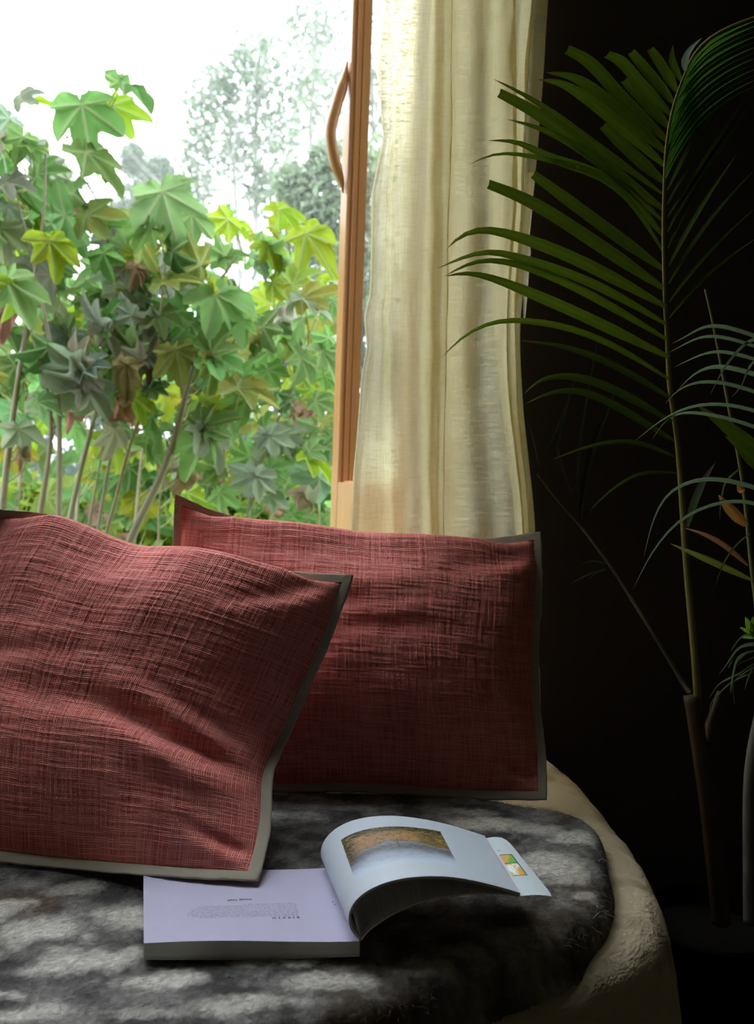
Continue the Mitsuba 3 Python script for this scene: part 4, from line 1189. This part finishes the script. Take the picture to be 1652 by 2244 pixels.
# ------------------------------------------------------------------ bushes and trees farther off
def foliage(centres, n, leaf, colours, seed):
    """centres: (x, y, z, rx, ry, rz, weight)"""
    r_ = np.random.default_rng(seed)
    c = np.array(centres, float)
    w = c[:, 6] / c[:, 6].sum()
    idx = r_.choice(len(c), n, p=w)
    g = r_.standard_normal((n, 3))
    g /= np.linalg.norm(g, axis=1, keepdims=True)
    g *= r_.uniform(0, 1, (n, 1)) ** (1 / 2.2)
    pos = c[idx, :3] + g * c[idx, 3:6]
    a = r_.standard_normal((n, 3))
    a /= np.linalg.norm(a, axis=1, keepdims=True)
    b = np.cross(a, r_.standard_normal((n, 3)))
    b /= np.linalg.norm(b, axis=1, keepdims=True)
    s = leaf * r_.uniform(0.6, 1.4, (n, 1))
    v = np.stack([pos - a * s, pos + b * s * 0.5, pos + a * s, pos - b * s * 0.5], 1)
    col = np.array(colours)[r_.integers(0, len(colours), n)] * r_.uniform(0.75, 1.25, (n, 1))
    f_ = (np.arange(n)[:, None, None] * 4 + np.array([[0, 1, 2], [0, 2, 3]])[None]).reshape(-1, 3)
    return v.reshape(-1, 3), f_, np.repeat(np.clip(col, 0.01, 0.95), 4, 0)


def blob(px, py, y, rpx, rpy, w=1.0):
    p = P(px, py, y)
    return (*p, rpx * y / F, rpx * y / F * 0.8, rpy * y / F, w)


def tree(name, label, cat_, y, trunks, blobs_, n, leaf, cols, seed, bark=(0.30, 0.29, 0.28), branch_n=0, group=None):
    t = holder(name)
    tag(t, label=label, cat=cat_, group=group)
    r_ = np.random.default_rng(seed)
    br = []
    for pxs, r0 in trunks:
        c = spline([P(a, b, y) for a, b in pxs], 24)
        m = tube(c, np.linspace(r0, r0 * 0.3, 24), 7)
        obj('trunk', m, 'm_bark', t, smooth=True, color=np.tile(bark, (len(m.vertices), 1)))
        for _ in range(branch_n):
            k = r_.integers(5, 22)
            d = unit(np.array([r_.normal(), r_.normal() * 0.6, abs(r_.normal()) * 0.7 + 0.5]))
            L = r_.uniform(0.5, 1.6) * r0 * 22
            e1 = c[k] + d * L * 0.5
            e2 = c[k] + d * L + np.array([0, 0, 0.15 * L])
            br.append(tube(spline([c[k], e1, e2], 7), np.linspace(r0 * 0.28, r0 * 0.06, 7), 4, False))
            for _ in range(3):
                d2 = unit(d + r_.normal(0, 0.7, 3))
                br.append(tube(np.array([e1, e1 + d2 * L * 0.35, e1 + d2 * L * 0.6 + [0, 0, .05 * L]]), [r0 * 0.12, r0 * 0.07, r0 * 0.03], 3, False))
    if br:
        m = cat(br)
        tag(obj('twig', m, 'm_bark', t, color=np.tile(bark, (len(m.vertices), 1))), kind='stuff', label='bare twigs')
    v, f_, c = foliage([blob(*q[:2], y, *q[2:]) for q in blobs_], n, leaf, cols, seed)
    tag(obj('foliage', (v, f_), 'm_leaf', t, color=c), kind='stuff', label='loose foliage')
    return t


PALEG = [(0.24, 0.29, 0.20), (0.20, 0.26, 0.17), (0.27, 0.31, 0.24)]
DEEPG = [(0.13, 0.18, 0.11), (0.17, 0.22, 0.14), (0.21, 0.26, 0.18)]
tree('tree', 'tall thin-crowned tree with two bare grey trunks, left of the window stile', 'tree', 16.0,
     [([(528, 1190), (522, 560), (515, 420), (508, 330), (498, 230)], .07), ([(556, 1190), (560, 560), (562, 400), (560, 250), (575, 90)], .08)],
     [(560, 110, 70, 50, .5), (540, 170, 70, 60, .8), (480, 190, 55, 60, .6), (440, 240, 50, 60, .5), (500, 290, 80, 70, .8), (600, 260, 70, 90, .7), (440, 340, 60, 70, .6), (570, 370, 90, 60, .8), (660, 180, 60, 60, .4), (430, 420, 60, 50, .5), (590, 430, 60, 60, .5)],
     2700, 0.08, PALEG, 41, branch_n=26)
tree('tree', 'airy tall tree whose branches reach above the window handle', 'tree', 19.0,
     [([(700, 1190), (690, 500), (680, 300), (690, 120), (700, -60)], .10), ([(830, 1190), (825, 420), (815, 200), (800, -40)], .11)],
     [(640, 90, 60, 50, .5), (700, 60, 90, 60, .6), (770, 40, 80, 70, .6), (650, 20, 60, 50, .4), (700, 170, 80, 70, .7), (690, 260, 70, 70, .8), (810, 180, 60, 100, .8), (840, 320, 60, 100, .8), (730, -60, 120, 60, .8)],
     2300, 0.08, PALEG, 42, branch_n=26)
tree('tree', 'dense olive grey tree standing directly behind the window stile', 'tree', 11.4,
     [([(740, 1190), (735, 700), (740, 500)], .09)],
     [(700, 440, 70, 90, 1), (640, 410, 50, 60, .6), (720, 350, 50, 50, .6), (760, 480, 80, 110, 1), (680, 540, 80, 70, 1), (820, 420, 60, 120, .8), (820, 600, 60, 90, .8)],
     5200, 0.058, [(0.22, 0.27, 0.18), (0.26, 0.31, 0.22), (0.30, 0.35, 0.26)], 43)
tree('tree', 'small round-topped tree low on the skyline between the big leaves', 'tree', 20.0,
     [([(318, 1190), (316, 560), (315, 420)], .07)],
     [(290, 350, 26, 38, .8), (345, 375, 38, 34, 1), (320, 440, 60, 60, 1.4), (380, 430, 40, 40, .5), (250, 470, 50, 40, .6), (400, 480, 50, 40, .5)],
     3400, 0.085, DEEPG, 44)
tree('bush', 'blue green thicket in the haze behind the shrubs, left half', 'bush', 14.8,
     [([(180, 1150), (180, 950), (170, 850)], .06)],
     [(40, 900, 120, 90, 1), (180, 870, 110, 80, 1), (320, 850, 110, 80, 1), (60, 1080, 140, 120, 1.2), (250, 1060, 160, 120, 1.4)], 6000, 0.085, [(0.07, 0.125, 0.09), (0.10, 0.16, 0.12), (0.06, 0.105, 0.07)], 45)
tree('bush', 'blue green thicket in the haze behind the shrubs, near the window stile', 'bush', 13.0,
     [([(600, 1150), (600, 950), (610, 800)], .06)],
     [(450, 820, 110, 80, 1), (590, 760, 110, 90, 1), (710, 700, 100, 110, 1), (840, 800, 120, 150, 1), (480, 1030, 140, 130, 1.4), (680, 990, 150, 150, 1.4)], 6500, 0.085, [(0.07, 0.125, 0.09), (0.10, 0.16, 0.12), (0.085, 0.125, 0.10)], 46)
tree('bush', 'yellow green hedge close behind the shrub stems', 'bush', 6.0,
     [([(120, 1400), (125, 1200), (120, 1050)], .02)],
     [(0, 1120, 130, 100, 1), (150, 1130, 120, 90, 1), (300, 1120, 120, 100, 1), (430, 1130, 110, 110, 1), (560, 1120, 110, 120, 1), (680, 1140, 110, 120, 1), (60, 1260, 200, 100, 1), (400, 1280, 240, 90, 1)], 4200, 0.075, [(0.17, 0.27, 0.03), (0.24, 0.33, 0.04), (0.10, 0.19, 0.04), (0.26, 0.28, 0.045)], 47)

# ------------------------------------------------------------------ haze over the valley behind the shrubs
hz_box = box(-26, 26, 8.2, 30, -0.9, 16)
scene['haze'] = {**mikit.ply(hz_box, {'type': 'null'}), 'interior': {'type': 'homogeneous', 'albedo': 1.0, 'sigma_t': 0.009}}
tag('haze', label='thin pale haze between the shrubs and the far trees', cat='haze', kind='stuff')
